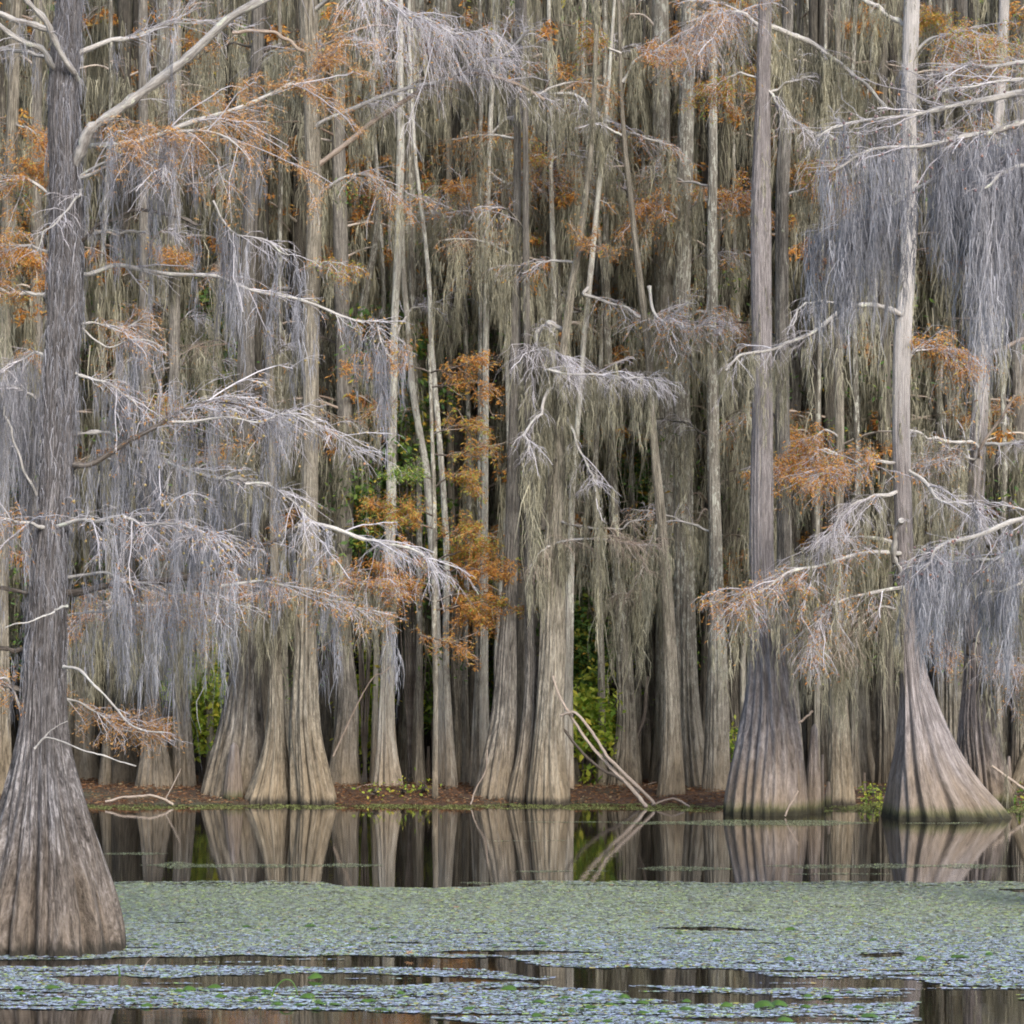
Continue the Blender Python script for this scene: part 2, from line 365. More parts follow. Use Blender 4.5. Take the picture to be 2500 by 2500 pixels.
# ------------------------------------------------------------------ moss, twigs, foliage builders
def moss_strands(A, L, spread, n, w=0.011, S=4, wig=0.05, taper=0.25, wl=0.19):
    """tufts of curly wisps strung along hanging tassels. A (K,3) anchors, L (K,) tassel lengths; about n wisps per anchor"""
    K = len(A)
    if K == 0: return None
    cnt = np.maximum(3, (n * 2.3 * (0.35 + 0.65 * L / max(0.3, L.mean()))).astype(int))
    idx = np.repeat(np.arange(K), cnt); N = len(idx); Li = L[idx]
    t = rng.uniform(0, 1, N) ** 1.25 * 0.9
    side = rng.normal(size=(K, 2)) * 0.05; ph = rng.uniform(0, 6.28, (K, 2)); fr = rng.uniform(2, 5, (K, 2))
    width = spread * 0.85 * rng.uniform(0.5, 1.5, K)[idx] * (1.0 - 0.82 * t)
    lobe = 0.75 + 0.35 * np.sin(t * Li * 9 + ph[idx, 0])
    P0 = A[idx].copy()
    off = rng.normal(size=(N, 2)) * (width * lobe)[:, None]
    P0[:, :2] += off + (np.sin(t[:, None] * fr[idx] + ph[idx]) - np.sin(ph[idx])) * 0.025 * Li[:, None] + side[idx] * t[:, None] * Li[:, None]
    P0[:, 2] -= t * Li + rng.normal(size=N) * 0.02
    ln = wl * rng.uniform(0.4, 1.3, N) * np.clip(0.45 + 0.55 * Li, 0.4, 1.3)
    long = rng.uniform(size=N) < 0.14
    ln = np.where(long, Li * rng.uniform(0.25, 0.55, N) + 0.08, ln)
    s = np.linspace(0, 1, S)
    P = np.repeat(P0[:, None, :], S, 1)
    lat = rng.normal(size=(N, 2)) * 0.24
    P[:, :, 2] -= s[None] * ln[:, None]
    P[:, :, :2] += (lat[:, None, :] * (s * (1 - 0.7 * s))[None, :, None]) * ln[:, None, None]
    wk = np.cumsum(rng.normal(size=(N, S, 2)), 1) * 0.05; wk[:, 0] = 0
    P[:, :, :2] += wk * ln[:, None, None]
    wd = w * 0.58 * rng.uniform(0.45, 1.35, N)[:, None] * (1 - (1 - taper) * s[None, :] ** 1.5)
    return ribbons(P, wd, rng.uniform(0, np.pi, N))

def twig_fan(path, rad, n, length, droop=0.5, start=0.25, sub=4, r0=0.006, updown=0.15, ahead=0.7, S=6):
    """path (m,3). returns list of (V,Q,uv), and points for leaves"""
    m = len(path)
    t = start + (1 - start) * rng.uniform(0, 1, n) ** 0.8
    fi = t * (m - 1.001); i = fi.astype(int); f = (fi - i)[:, None]
    P0 = path[i] * (1 - f) + path[i + 1] * f
    T = path[i + 1] - path[i]; T /= np.linalg.norm(T, axis=1, keepdims=True) + 1e-9
    d = rdir(n); d[:, 2] = d[:, 2] * 0.5 + updown
    D = T * ahead + d * 0.8; D /= np.linalg.norm(D, axis=1, keepdims=True)
    L = length * rng.uniform(0.4, 1.15, n) * (1.1 - 0.45 * t)
    def grow(P0, D, L, S, droop):
        s = np.linspace(0, 1, S)[None, :, None]
        P = P0[:, None] + D[:, None] * L[:, None, None] * s
        P[..., 2] -= (droop * L[:, None]) * s[..., 0] ** 2
        wk = np.cumsum(rng.normal(size=P.shape) * 0.055, 1) * L[:, None, None] * s; P += wk
        return P
    P = grow(P0, D, L, S, droop)
    R = r0 * rng.uniform(0.7, 1.3, n)[:, None] * np.linspace(1, 0.45, S)[None, :]
    out = [tubes(P, R, 3)]
    pts = [P[:, 2:].reshape(-1, 3)]
    if sub:
        k = sub
        N2 = n * k
        j = np.repeat(np.arange(n), k); a = rng.integers(1, S - 1, N2)
        Q0 = P[j, a]; T2 = P[j, a + 1] - P[j, a]; T2 /= np.linalg.norm(T2, axis=1, keepdims=True) + 1e-9
        d2 = rdir(N2); d2[:, 2] *= 0.6
        D2 = T2 * 0.8 + d2 * 0.7; D2 /= np.linalg.norm(D2, axis=1, keepdims=True)
        L2 = L[j] * rng.uniform(0.25, 0.6, N2)
        P2 = grow(Q0, D2, L2, 5, droop * 0.9)
        R2 = r0 * 0.62 * rng.uniform(0.7, 1.2, N2)[:, None] * np.linspace(1, 0.5, 5)[None, :]
        out.append(tubes(P2, R2, 3)); pts.append(P2[:, 1:].reshape(-1, 3))
    return out, np.concatenate(pts)

def fronds(pts, n, L=0.085, w=0.011, droop=0.5, jit=0.03):
    """feathery leaflets hanging round the twig points"""
    i = rng.integers(0, len(pts), n)
    C = pts[i] + rng.normal(size=(n, 3)) * jit
    D = rdir(n); D[:, 2] = D[:, 2] * 0.45 - droop; D /= np.linalg.norm(D, axis=1, keepdims=True)
    U = np.cross(D, rdir(n)); U /= np.linalg.norm(U, axis=1, keepdims=True)
    return blades(C, D, U, L * rng.uniform(0.5, 1.4, n), w * rng.uniform(0.6, 1.4, n))

OCT_V = np.array([(1, 0, 0), (0, 1, 0), (-1, 0, 0), (0, -1, 0), (.7, .7, .7), (-.7, .7, .7), (-.7, -.7, .7), (.7, -.7, .7), (.7, .7, -.7), (-.7, .7, -.7), (-.7, -.7, -.7), (.7, -.7, -.7), (0, 0, 1), (0, 0, -1)], float)
OCT_V /= np.linalg.norm(OCT_V, axis=1, keepdims=True)
def ball_faces():
    F3 = []
    for a, b, c, d in ((0, 4, 1, 8), (1, 5, 2, 9), (2, 6, 3, 10), (3, 7, 0, 11)):
        # equator point a, upper b, equator c, lower d
        F3 += [(a, c, b), (a, d, c)]
    up = [4, 5, 6, 7]; lo = [8, 9, 10, 11]; eq = [1, 2, 3, 0]
    for q in range(4):
        u0, u1 = up[q], up[(q + 1) % 4]; F3 += [(12, u0, u1), (u0, eq[q], u1)]
        l0, l1 = lo[q], lo[(q + 1) % 4]; F3 += [(13, l1, l0), (l1, eq[q], l0)]
    return np.array(F3)
BF = ball_faces()
def balls(C, R):
    V = C[:, None, :] + OCT_V[None] * R[:, None, None]
    Fc = BF[None] + (np.arange(len(C)) * 14)[:, None, None]
    return V.reshape(-1, 3), Fc.reshape(-1, 3)

def add_branch(tree, pts, w0, w1, dy=0.0, twigs=40, tlen=0.7, moss=0, mlen=0.8, mmat='moss_beige', leaves=0, lmat='rust',
               cones=0, cmat='cone', mat='branch_pale', tmat='twig', droop=0.5, start=0.25, r0=None, mdens=26, mspread=0.07,
               mw=None, lab=None, sub=4, name='branch', ybase=None, knob=0.12, ahead=0.7, mstart=0.1, leafL=0.085, wig=0.02):
    """pts in photo pixels, from the trunk outwards, at the depth of the tree; dy metres nearer (-) or farther (+) at the tip"""
    P = np.array(pts, float); m = len(P)
    Y0 = tree['Y'] if ybase is None else ybase
    t = np.linspace(0, 1, m)
    Ys = Y0 + dy * t ** 0.8
    world = np.array([W(p[0], p[1], y) for p, y in zip(P, Ys)])
    n = max(8, m * 5)
    path = smooth_path(world, n)
    path += np.cumsum(rng.normal(size=path.shape) * wig * 0.3, 0) * np.linspace(0, 1, n)[:, None] * 0.5
    k = Y0 / F
    u_ = np.linspace(0, 1, n); amp = np.linalg.norm(world[-1] - world[0]) * (0.005 if w0 > 13 else 0.011) * np.minimum(1, u_ * 4)
    for q_ in range(3):
        fq = rng.uniform(2, 9); path += (np.sin(u_[:, None] * fq * 3.14 + rng.uniform(0, 6, 3)) * amp[:, None]) * rng.uniform(0.3, 1.0)
    R = np.interp(np.linspace(0, 1, n), [0, 1], [w0 * 0.5 * k, w1 * 0.5 * k]) * (1 + rng.normal(size=n) * knob)
    R[0] *= 1.35
    sides = 10 if w0 > 8 else 6
    V, Q, U = tubes(path[None], R[None], sides)
    mb = MB(); mb.add(V, Q, U)
    for e in (0, n - 1):
        mb.add(V.reshape(n, sides, 3)[e], np.arange(sides)[None, :], U.reshape(n, sides, 2)[e])
    b = mb.obj(name, M[mat], tree['root'])
    if lab: b['label'] = lab
    sc_ = Y0 / 50.0
    if r0 is None: r0 = 0.0046 * (0.55 + 0.45 * sc_)
    tp = path[n // 3:]
    if twigs:
        out, tp = twig_fan(path, R, twigs, tlen, droop, start, sub, r0, ahead=ahead)
        mb = MB()
        if twigs >= 14:
            nf = int(np.clip(twigs // 9, 2, 8)); tps = [tp]
            for q_ in range(nf):
                i_ = int(rng.uniform(max(start, 0.1), 0.92) * (n - 2)); T_ = path[i_ + 1] - path[i_]; T_ /= np.linalg.norm(T_) + 1e-9
                dv = rdir(1)[0]; dv[2] = dv[2] * 0.7 + 0.1; dv = T_ * 0.8 + dv * 0.75; dv /= np.linalg.norm(dv)
                ln = tlen * rng.uniform(0.7, 1.5); s_ = np.linspace(0, 1, 9)[:, None]
                fp = path[i_] + dv * ln * s_; fp[:, 2] -= droop * 0.55 * ln * s_[:, 0] ** 2
                fp += np.cumsum(rng.normal(size=(9, 3)) * 0.03, 0) * ln * s_
                fr = np.linspace(min(R[i_] * 0.5, r0 * 2.6), r0 * 1.1, 9)
                mb.add(*tubes(fp[None], fr[None], 5))
                o2, t2 = twig_fan(fp, fr, max(5, int(twigs * 0.12)), tlen * 0.6, droop, 0.1, max(2, sub - 1), r0 * 0.8, ahead=ahead)
                for v, q, u in o2: mb.add(v, q, u)
                tps.append(t2)
            tp = np.concatenate(tps)
        for v, q, u in out: mb.add(v, q, u)
        mb.obj('twigs', M[tmat], b)
    if leaves:
        near = Y0 < 35
        v, q = fronds(tp, int(leaves * (4.2 if near else 2.6)), leafL * (0.42 if near else 0.8), 0.0032 if near else 0.0075, jit=0.02 if near else 0.035)
        mb = MB(); mb.add(v, q); mb.obj('foliage', M[lmat], b, False)
    if moss:
        # anchors along limb and twigs
        a1 = path[(mstart * n + (1 - mstart) * n * rng.uniform(0, 0.99, moss)).astype(int)]
        pool = tp if len(tp) > 10 else path
        a2 = pool[rng.integers(0, len(pool), moss)]
        pick = rng.uniform(size=moss) < 0.55
        A = np.where(pick[:, None], a1, a2)
        L = mlen * rng.uniform(0.35, 1.25, moss)
        if mw is None: mw = 0.010 * (0.45 + 0.55 * sc_)
        v, q = moss_strands(A, L, mspread, mdens, mw)
        mb = MB(); mb.add(v, q); mb.obj('hanging_moss', M[mmat], b, True)['kind'] = 'stuff'
    if cones:
        C = tp[rng.integers(0, len(tp), cones)] - np.array([0, 0, 0.02])
        v, q = balls(C, rng.uniform(0.011, 0.017, cones) * (0.6 + 0.4 * sc_) * 1.1)
        mb = MB(); mb.add(v, q); o = mb.obj('seed_cones', M[cmat], b); o['kind'] = 'stuff'
    return b, path, tp

TREES = []
def tree(label, spec, mat='bark_grey', grooves=15, gdepth=0.27, seed=None, moss=0, mmat='moss_beige', filler=0, y=None, name='cypress_tree', group=None,
         skin=0, leanY=0.0, mz=(4.5, 14), mlen=1.2, front=False, ntheta=112, cat='tree', orange=0.25):
    py = spec[0][1]
    Y = y if y is not None else 18000.0 / (py - HOR)
    seed = seed if seed is not None else len(TREES) * 13 + 5
    root, trunk, axis, Yc = make_trunk(spec, Y, M[mat], lambda loc: empty(name, loc, label, cat, group), seed, ntheta=ntheta, grooves=grooves, gdepth=gdepth, leanY=leanY)
    T = dict(root=root, axis=axis, Y=Yc, trunk=trunk, spec=np.array(spec, float))
    TREES.append(T)
    if skin:   # short moss beard growing on the bark
        z = rng.uniform(mz[0] * 0.5, mz[1] + 2, skin); A = []
        for q in z:
            c, r = axis(q); a = rng.uniform(-0.15, np.pi + 0.15) + np.pi
            A.append(c + np.array([np.cos(a), np.sin(a), 0]) * r * 0.98)
        v, q = moss_strands(np.array(A), rng.uniform(0.2, 0.6, skin), 0.03, 8, 0.0045 if Y < 40 else 0.009, wl=0.16)
        mb = MB(); mb.add(v, q); mb.obj('bark_moss', M[mmat], root)['kind'] = 'stuff'
    for i in range(filler):
        z = rng.uniform(*mz); c, r = axis(z)
        side = rng.choice([-1, 1]); ln = rng.uniform(0.5, 1.9)
        ysgn = rng.uniform(0.1, 1.0) if not front else rng.uniform(-0.8, 0.6)
        e = c + np.array([side * ln * rng.uniform(0.5, 1), ysgn * ln * 0.8, rng.uniform(-0.1, 0.5)])
        mid = (c + e) / 2 + np.array([0, 0, rng.uniform(0.05, 0.25)])
        kx = lambda p: (1250 + p[0] * F / p[1], HOR - (p[2] - H) * F / p[1])
        big = rng.uniform() < orange
        pts = [kx(c), kx(mid), kx(e)]
        add_branch(T, pts, 7, 3, dy=e[1] - c[1], twigs=22, tlen=0.6, moss=int(rng.integers(9, 20)), mlen=mlen, mmat=mmat, mat=random.choice(['branch_dark', 'branch_pale', 'bark_dim']),
                   leaves=150 if big else (50 if rng.uniform() < 0.4 else 0), lmat='rust', sub=3, tmat='twig_brown' if rng.uniform() < 0.5 else 'twig')
    return T

# ================================================================== FOREGROUND CYPRESS (left)
T1 = tree('large mossy cypress standing in the floating leaves at the left edge, nearest tree of all',
          [(107, 2336, 432), (112, 2205, 372), (112, 2066, 272), (106, 1926, 184), (105, 1786, 120), (107, 1647, 106), (112, 1545, 102), (120, 1359, 88), (138, 1219, 84), (143, 1079, 82), (146, 940, 82), (155, 800, 84), (160, 652, 86), (163, 466, 82), (156, 280, 76), (160, 140, 72), (172, 0, 62), (185, -300, 50), (190, -700, 40)],
          'bark_front', grooves=19, gdepth=0.2, seed=4, skin=420, mmat='moss_blue', mz=(5.0, 7.0), ntheta=260)
def near_branch(T, *a, **k):
    k['twigs'] = int(k.get('twigs', 40) * 0.6); k['tlen'] = k.get('tlen', 0.7) * 0.8; k['moss'] = int(k.get('moss', 0) * (0.8 if T is not T1 else 0.42)); k['mlen'] = k.get('mlen', 0.8) * 0.72
    k['droop'] = k.get('droop', 0.5) * 0.7; k.setdefault('r0', 0.0031)
    return add_branch(T, *a, **k)
A = lambda *a, **k: near_branch(T1, *a, **k)
BL = dict(mmat='moss_blue', mw=0.0042, mspread=0.045)
A([(165, 430), (198, 372), (224, 317), (280, 275), (373, 205), (466, 135), (559, 51), (652, 0), (760, -60)], 30, 18, dy=-0.5, twigs=10, tlen=0.5, moss=14, mlen=0.5, **BL)
A([(190, 440), (214, 424), (280, 382), (326, 359), (373, 331), (442, 312), (520, 330), (600, 380)], 12, 4, dy=-0.8, twigs=70, tlen=0.9, droop=0.7, moss=34, mlen=0.8, leaves=1500, lmat='redtwig', cones=40, start=0.1, **BL)
A([(180, 360), (320, 345), (475, 298), (582, 256), (699, 214), (745, 205), (783, 163), (838, 88)], 13, 5, dy=0.3, twigs=80, tlen=0.8, droop=0.6, leaves=1500, lmat='redtwig', cones=60, moss=10, mlen=0.5, start=0.25, **BL)
A([(190, 130), (261, 102), (326, 88), (396, 60), (466, 51), (560, 40)], 14, 4, dy=0.4, twigs=55, tlen=0.6, droop=0.1, cones=12, moss=8, mlen=0.4, leaves=60, **BL)
A([(150, 80), (116, 70), (70, 56), (0, 37), (-80, 20)], 18, 14, twigs=6, tlen=0.4, moss=6, mlen=0.4, **BL)
A([(150, 175), (126, 158), (100, 120), (55, 102), (-20, 55), (-90, 30)], 15, 12, dy=-0.4, twigs=8, tlen=0.4, moss=6, mlen=0.4, **BL)
A([(150, 142), (93, 135), (40, 124), (-20, 126)], 11, 8, dy=0.3, twigs=10, tlen=0.4, moss=6, **BL)
A([(190, 200), (180, 176), (154, 140), (128, 90), (107, 51), (60, 0), (20, -60)], 16, 12, dy=-0.6, twigs=5, tlen=0.3)
A([(180, 440), (250, 400), (330, 372), (396, 397), (386, 445)], 9, 3, dy=-0.7, twigs=40, tlen=0.55, droop=0.7, moss=26, mlen=0.9, tmat='twig', **BL)
A([(200, 460), (190, 480), (160, 520), (110, 570), (90, 620)], 8, 2, dy=-0.8, twigs=30, tlen=0.4, droop=0.5)
A([(190, 600), (210, 578), (261, 545), (317, 522), (373, 519), (442, 536), (489, 554)], 8, 9, dy=-0.3, twigs=0, mat='branch_dark', moss=10, mlen=0.6, **BL)
A([(190, 585), (250, 565), (310, 566), (358, 563)], 7, 6, dy=0.1, twigs=8, tlen=0.3, moss=12, mlen=0.7, **BL)
A([(190, 670), (214, 666), (280, 657), (373, 657), (466, 666), (559, 685), (652, 713), (745, 741), (838, 764), (900, 783), (940, 820), (952, 858)], 12, 4, dy=0.6, twigs=80, tlen=0.5, droop=0.25, moss=70, mlen=0.9, leaves=110, cones=20, start=0.15, mstart=0.35, **BL)
A([(520, 490), (560, 560), (640, 590), (700, 625)], 6, 3, dy=0.0, twigs=24, tlen=0.5, droop=0.5, moss=40, mlen=0.9, ybase=24.6, **BL)
A([(200, 790), (240, 790), (300, 800), (350, 770)], 6, 3, dy=0.3, twigs=44, tlen=0.6, droop=0.7, leaves=280, lmat='redtwig')
A([(180, 905), (200, 920), (250, 935), (300, 960), (330, 1000)], 9, 3, dy=-0.3, twigs=40, tlen=0.5, droop=0.5, moss=46, mlen=0.9, leaves=60, **BL)
A([(180, 1137), (188, 1137), (224, 1130), (298, 1089), (354, 1056), (419, 1014), (484, 986), (540, 972), (600, 990), (690, 1050)], 16, 4, dy=-0.6, twigs=110, tlen=0.8, droop=0.45, moss=60, mlen=1.0, mat='branch_dark', leaves=120, lmat='redtwig', cones=60, start=0.35, mstart=0.0, **BL)
A([(420, 1030), (480, 1028), (560, 1022), (640, 1030), (700, 1010), (760, 1025), (830, 1060), (880, 1100)], 7, 2, twigs=80, tlen=0.55, droop=0.5, cones=30, moss=14, mlen=0.5, ybase=24.3, **BL)
A([(180, 1060), (260, 1058), (330, 1100), (390, 1120), (442, 1145), (536, 1173), (600, 1182)], 9, 10, dy=-0.3, twigs=60, tlen=0.6, droop=0.5, moss=60, mlen=0.9, cones=40, knob=0.35, **BL)
A([(600, 1182), (652, 1182), (700, 1210), (750, 1260), (780, 1330)], 7, 3, twigs=60, tlen=0.5, droop=0.5, moss=10, mlen=0.5, cones=30, ybase=24.2, **BL)
A([(150, 1447), (200, 1443), (280, 1429), (419, 1415), (536, 1391), (629, 1336), (727, 1284)], 19, 10, dy=-0.2, twigs=30, tlen=0.5, mat='branch_dark', moss=46, mlen=0.9, cones=20, leaves=80, **BL)
A([(727, 1284), (754, 1282), (838, 1296), (899, 1317), (940, 1326), (996, 1336), (1033, 1359), (1061, 1396)], 11, 4, twigs=95, tlen=0.5, droop=0.75, start=0.3, ybase=24.6, cones=10)
A([(130, 1285), (93, 1284), (40, 1270), (-20, 1262), (-90, 1250)], 10, 5, dy=-0.6, twigs=60, tlen=0.6, droop=0.45, moss=26, mlen=0.8, leaves=160, **BL)
A([(110, 1290), (186, 1275), (280, 1266), (380, 1280), (490, 1298), (540, 1310)], 11, 3, dy=-1.0, twigs=120, tlen=0.65, droop=0.6, start=0.02, moss=64, mlen=1.0, leaves=120, cones=70, **BL)
A([(168, 1410), (242, 1401), (303, 1415), (396, 1438), (489, 1452), (600, 1480)], 8, 3, dy=-0.6, twigs=70, tlen=0.45, droop=0.5, moss=50, mlen=1.1, cones=12, **BL)
A([(540, 1430), (640, 1420), (740, 1440), (860, 1480), (960, 1500)], 7, 3, twigs=70, tlen=0.45, droop=0.4, moss=24, mlen=0.8, leaves=260, ybase=24.7, cones=16, **BL)
A([(180, 1500), (260, 1490), (400, 1500), (560, 1500)], 7, 3, dy=0.4, twigs=60, tlen=0.5, droop=0.4, moss=46, mlen=1.0, leaves=420, **BL)
A([(163, 1480), (140, 1485), (121, 1503), (70, 1520), (14, 1536)], 6, 3, dy=-0.7, twigs=0, mat='branch_pale', ybase=24.2)
A([(155, 1628), (186, 1633), (233, 1670), (280, 1721), (335, 1772), (400, 1778)], 8, 4, dy=-0.4, twigs=10, tlen=0.25, ybase=24.6)
A([(140, 1700), (200, 1720), (280, 1770), (340, 1790), (395, 1780)], 7, 3, dy=0.4, twigs=90, tlen=0.4, droop=0.3, leaves=700, lmat='redtwig', start=0.05)
A([(84, 1828), (110, 1800), (154, 1814), (210, 1833), (256, 1847), (335, 1875)], 5, 3, twigs=0, ybase=24.0)
A([(84, 1828), (120, 1790), (170, 1760)], 4, 2, twigs=3, tlen=0.2, ybase=24.0)
A([(80, 1690), (50, 1684), (0, 1670), (-60, 1655)], 15, 13, twigs=8, tlen=0.4, mat='branch_dark', leaves=60)
A([(70, 1800), (30, 1680), (0, 1660), (-60, 1740)], 6, 6, twigs=40, tlen=0.4, leaves=300)
A([(80, 1580), (40, 1588), (0, 1583), (-60, 1570)], 12, 10, twigs=8, tlen=0.4, mat='branch_dark', moss=10, **BL)
A([(90, 1447), (60, 1447), (0, 1433), (-60, 1425)], 12, 9, twigs=10, tlen=0.4, mat='branch_dark', moss=18, **BL)
A([(100, 1225), (60, 1150), (30, 1060), (8, 990)], 7, 5, twigs=3, tlen=0.2, dy=-0.2)
A([(120, 880), (90, 860), (60, 880), (25, 885)], 9, 3, twigs=30, tlen=0.4, moss=60, mlen=1.3, droop=0.5, **BL)
A([(110, 720), (60, 716), (20, 715), (-40, 700)], 9, 7, twigs=30, tlen=0.4, leaves=420, moss=10)
A([(130, 480), (70, 440), (10, 450), (-60, 430)], 8, 4, twigs=60, tlen=0.6, leaves=900, cones=20)
A([(130, 620), (70, 600), (10, 610), (-60, 600)], 8, 4, twigs=60, tlen=0.6, leaves=900, cones=16)
A([(120, 1000), (70, 960), (20, 940), (-40, 950)], 8, 4, twigs=40, tlen=0.5, moss=90, mlen=1.6, droop=0.5, **BL)
# lobed moss sheets hanging between the upper limbs, right of the trunk
A([(200, 800), (260, 850), (330, 830), (390, 850)], 5, 3, twigs=16, tlen=0.4, moss=26, mlen=0.8, **BL)
A([(240, 1110), (330, 1150), (430, 1220), (520, 1240)], 6, 3, twigs=40, tlen=0.5, moss=60, mlen=1.2, cones=30, **BL)

# ================================================================== BANK ROW, left to right
D = {}
def B(key, label, spec, mat, **kw):
    D[key] = tree(label, spec, mat, **kw); return D[key]
B('b0', 'pale cypress with a warm cone base at the left edge, behind the nearest mossy tree', [(0, 1957, 75), (0, 1850, 56), (2, 1700, 42), (6, 1300, 30), (12, 700, 32), (32, 250, 28), (40, 0, 26), (44, -500, 22)], 'bark_warm', filler=5)
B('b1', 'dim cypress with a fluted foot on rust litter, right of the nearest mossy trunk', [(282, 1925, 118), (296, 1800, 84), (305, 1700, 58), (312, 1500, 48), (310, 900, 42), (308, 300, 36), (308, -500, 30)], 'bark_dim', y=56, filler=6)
B('b2', 'cypress with a ribbed conical foot beside the thin curved stick on the left bank', [(377, 1947, 112), (378, 1850, 74), (373, 1740, 44), (368, 1640, 34), (362, 1400, 30), (355, 900, 27), (350, 300, 24), (348, -500, 20)], 'bark_grey', filler=6)
B('b3', 'straight narrow cypress between a ribbed cone and the yellow green shrub', [(449, 1944, 66), (446, 1800, 48), (437, 1650, 38), (430, 1400, 32), (425, 900, 28), (430, 400, 26), (432, -500, 20)], 'bark_grey', filler=6)
B('b4', 'broad cypress with a wide grey cone base leaning right, beside the yellow green shrub', [(566, 1959, 182), (575, 1870, 150), (586, 1786, 120), (593, 1693, 88), (598, 1600, 72), (600, 1400, 56), (600, 1100, 44), (600, 900, 42), (606, 600, 37), (625, 300, 34), (630, 0, 30), (632, -500, 24)], 'bark_grey', grooves=18, gdepth=.28, filler=7)
B('b5', 'leaning cypress with a pale snapped top, on the left half of the wide double cone', [(654, 1964, 138), (664, 1889, 92), (671, 1824, 60), (674, 1740, 42), (671, 1600, 32), (671, 1405, 23), (665, 1126, 20), (660, 940, 18), (655, 845, 15)], 'bark_warm', gdepth=.34, filler=2, mz=(4.5, 8))
B('b6', 'stout pale cypress with sharply ribbed tan foot, right half of the wide double cone', [(771, 1966, 118), (757, 1880, 94), (748, 1800, 82), (744, 1740, 70), (747, 1600, 54), (748, 1359, 50), (756, 1219, 42), (759, 1079, 38), (757, 940, 40), (757, 800, 44), (764, 700, 38), (768, 466, 36), (760, 230, 37), (754, 50, 46), (750, -200, 38), (745, -600, 28)], 'bark_warm', grooves=14, gdepth=.34, filler=2, seed=31)
B('b7', 'dim grey trunk just right of the stout pale ribbed cypress', [(806, 1915, 66), (802, 1750, 48), (798, 1600, 40), (795, 900, 34), (790, 300, 30), (790, -500, 26)], 'bark_dim', y=55, filler=6)
B('b8', 'slender cypress with pale lichen blotches that leans right above its middle', [(848, 1922, 86), (840, 1830, 50), (836, 1600, 35), (832, 1300, 28), (835, 1100, 27), (850, 950, 25), (868, 850, 22), (887, 740, 20), (915, 610, 16), (930, 450, 13)], 'bark_lichen', filler=2, y=53.2)
B('b8b', 'dark upright trunk spotted with lichen behind the slender leaning cypress', [(815, 1905, 60), (820, 1600, 40), (822, 1000, 34), (828, 700, 30), (862, 420, 26), (872, 250, 24), (872, -500, 20)], 'bark_lichen', y=56, filler=5)
B('b9', 'tall thin cypress with white blotched bark and a small forked foot, left of the centre', [(950, 1929, 86), (945, 1830, 48), (944, 1740, 38), (948, 1600, 32), (950, 1400, 28), (955, 1219, 25), (957, 1079, 22), (961, 940, 19), (963, 800, 18), (972, 600, 19), (977, 420, 20), (978, 200, 15), (977, 0, 13), (976, -500, 10)], 'bark_white', gdepth=.28, filler=1, mz=(8, 14), y=52.4)
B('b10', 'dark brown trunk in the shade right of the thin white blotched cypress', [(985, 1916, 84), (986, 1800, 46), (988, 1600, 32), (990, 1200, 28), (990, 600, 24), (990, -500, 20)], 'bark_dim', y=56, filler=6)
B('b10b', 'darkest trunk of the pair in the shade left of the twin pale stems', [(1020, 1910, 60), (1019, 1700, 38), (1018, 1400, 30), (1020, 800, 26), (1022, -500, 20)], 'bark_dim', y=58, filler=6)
B('b11', 'thin crooked lichen stem leaning left, first of the two pale poles left of the centre', [(1080, 1932, 24), (1076, 1700, 18), (1060, 1400, 19), (1042, 1150, 18), (1024, 1056, 17), (1005, 940, 16), (996, 800, 15), (986, 690, 13), (980, 500, 10)], 'bark_white', filler=1, mz=(8, 12), y=52.8)
B('b12', 'thin pale pole leaning left and running the full height, left of the centre', [(1104, 1932, 34), (1098, 1830, 24), (1092, 1716, 20), (1088, 1600, 17), (1091, 1359, 16), (1084, 1219, 15), (1075, 1103, 14), (1061, 940, 13), (1051, 800, 12), (1049, 700, 11), (1033, 536, 10), (1014, 396, 9), (1005, 233, 8), (1000, 116, 7), (996, -300, 6)], 'bark_white', filler=0, y=51.8)
B('b13', 'narrow warm trunk with a twisted foot, left of the grey fluted cypress at the centre', [(1134, 1932, 74), (1130, 1860, 40), (1122, 1740, 32), (1113, 1600, 28), (1108, 1400, 22), (1100, 1200, 18), (1098, 800, 16), (1096, 300, 14), (1096, -500, 10)], 'bark_warm', gdepth=.28, filler=3)
B('b14', 'thin spotted stem rising straight behind the left flank of the central cypress', [(1172, 1908, 54), (1174, 1700, 36), (1180, 1500, 22), (1184, 1200, 17), (1186, 900, 15), (1188, 600, 14), (1196, 326, 12), (1206, 150, 10), (1210, -400, 8)], 'bark_white', filler=2, mz=(8, 14), y=52.6)
B('b15', 'grey purple cypress with a fluted foot flaring left, left of the three joined central trees', [(1204, 1961, 118), (1212, 1880, 92), (1226, 1800, 78), (1233, 1720, 62), (1237, 1600, 50), (1240, 1545, 43), (1249, 1359, 37), (1253, 1219, 36), (1255, 1079, 32), (1259, 940, 28), (1259, 800, 24), (1262, 600, 20), (1265, 200, 17), (1266, -500, 12)], 'bark_grey', filler=2, mz=(9, 14), seed=77)
B('b16', 'narrow cypress with a ribbed foot squeezed between the two fluted central trees', [(1268, 1965, 84), (1278, 1880, 54), (1285, 1830, 44), (1295, 1700, 34), (1296, 1600, 32), (1292, 1400, 24), (1289, 1030, 20), (1286, 790, 17), (1282, 300, 14), (1280, 0, 12), (1280, -400, 10)], 'bark_grey', filler=2, mz=(9, 14), y=49.7)
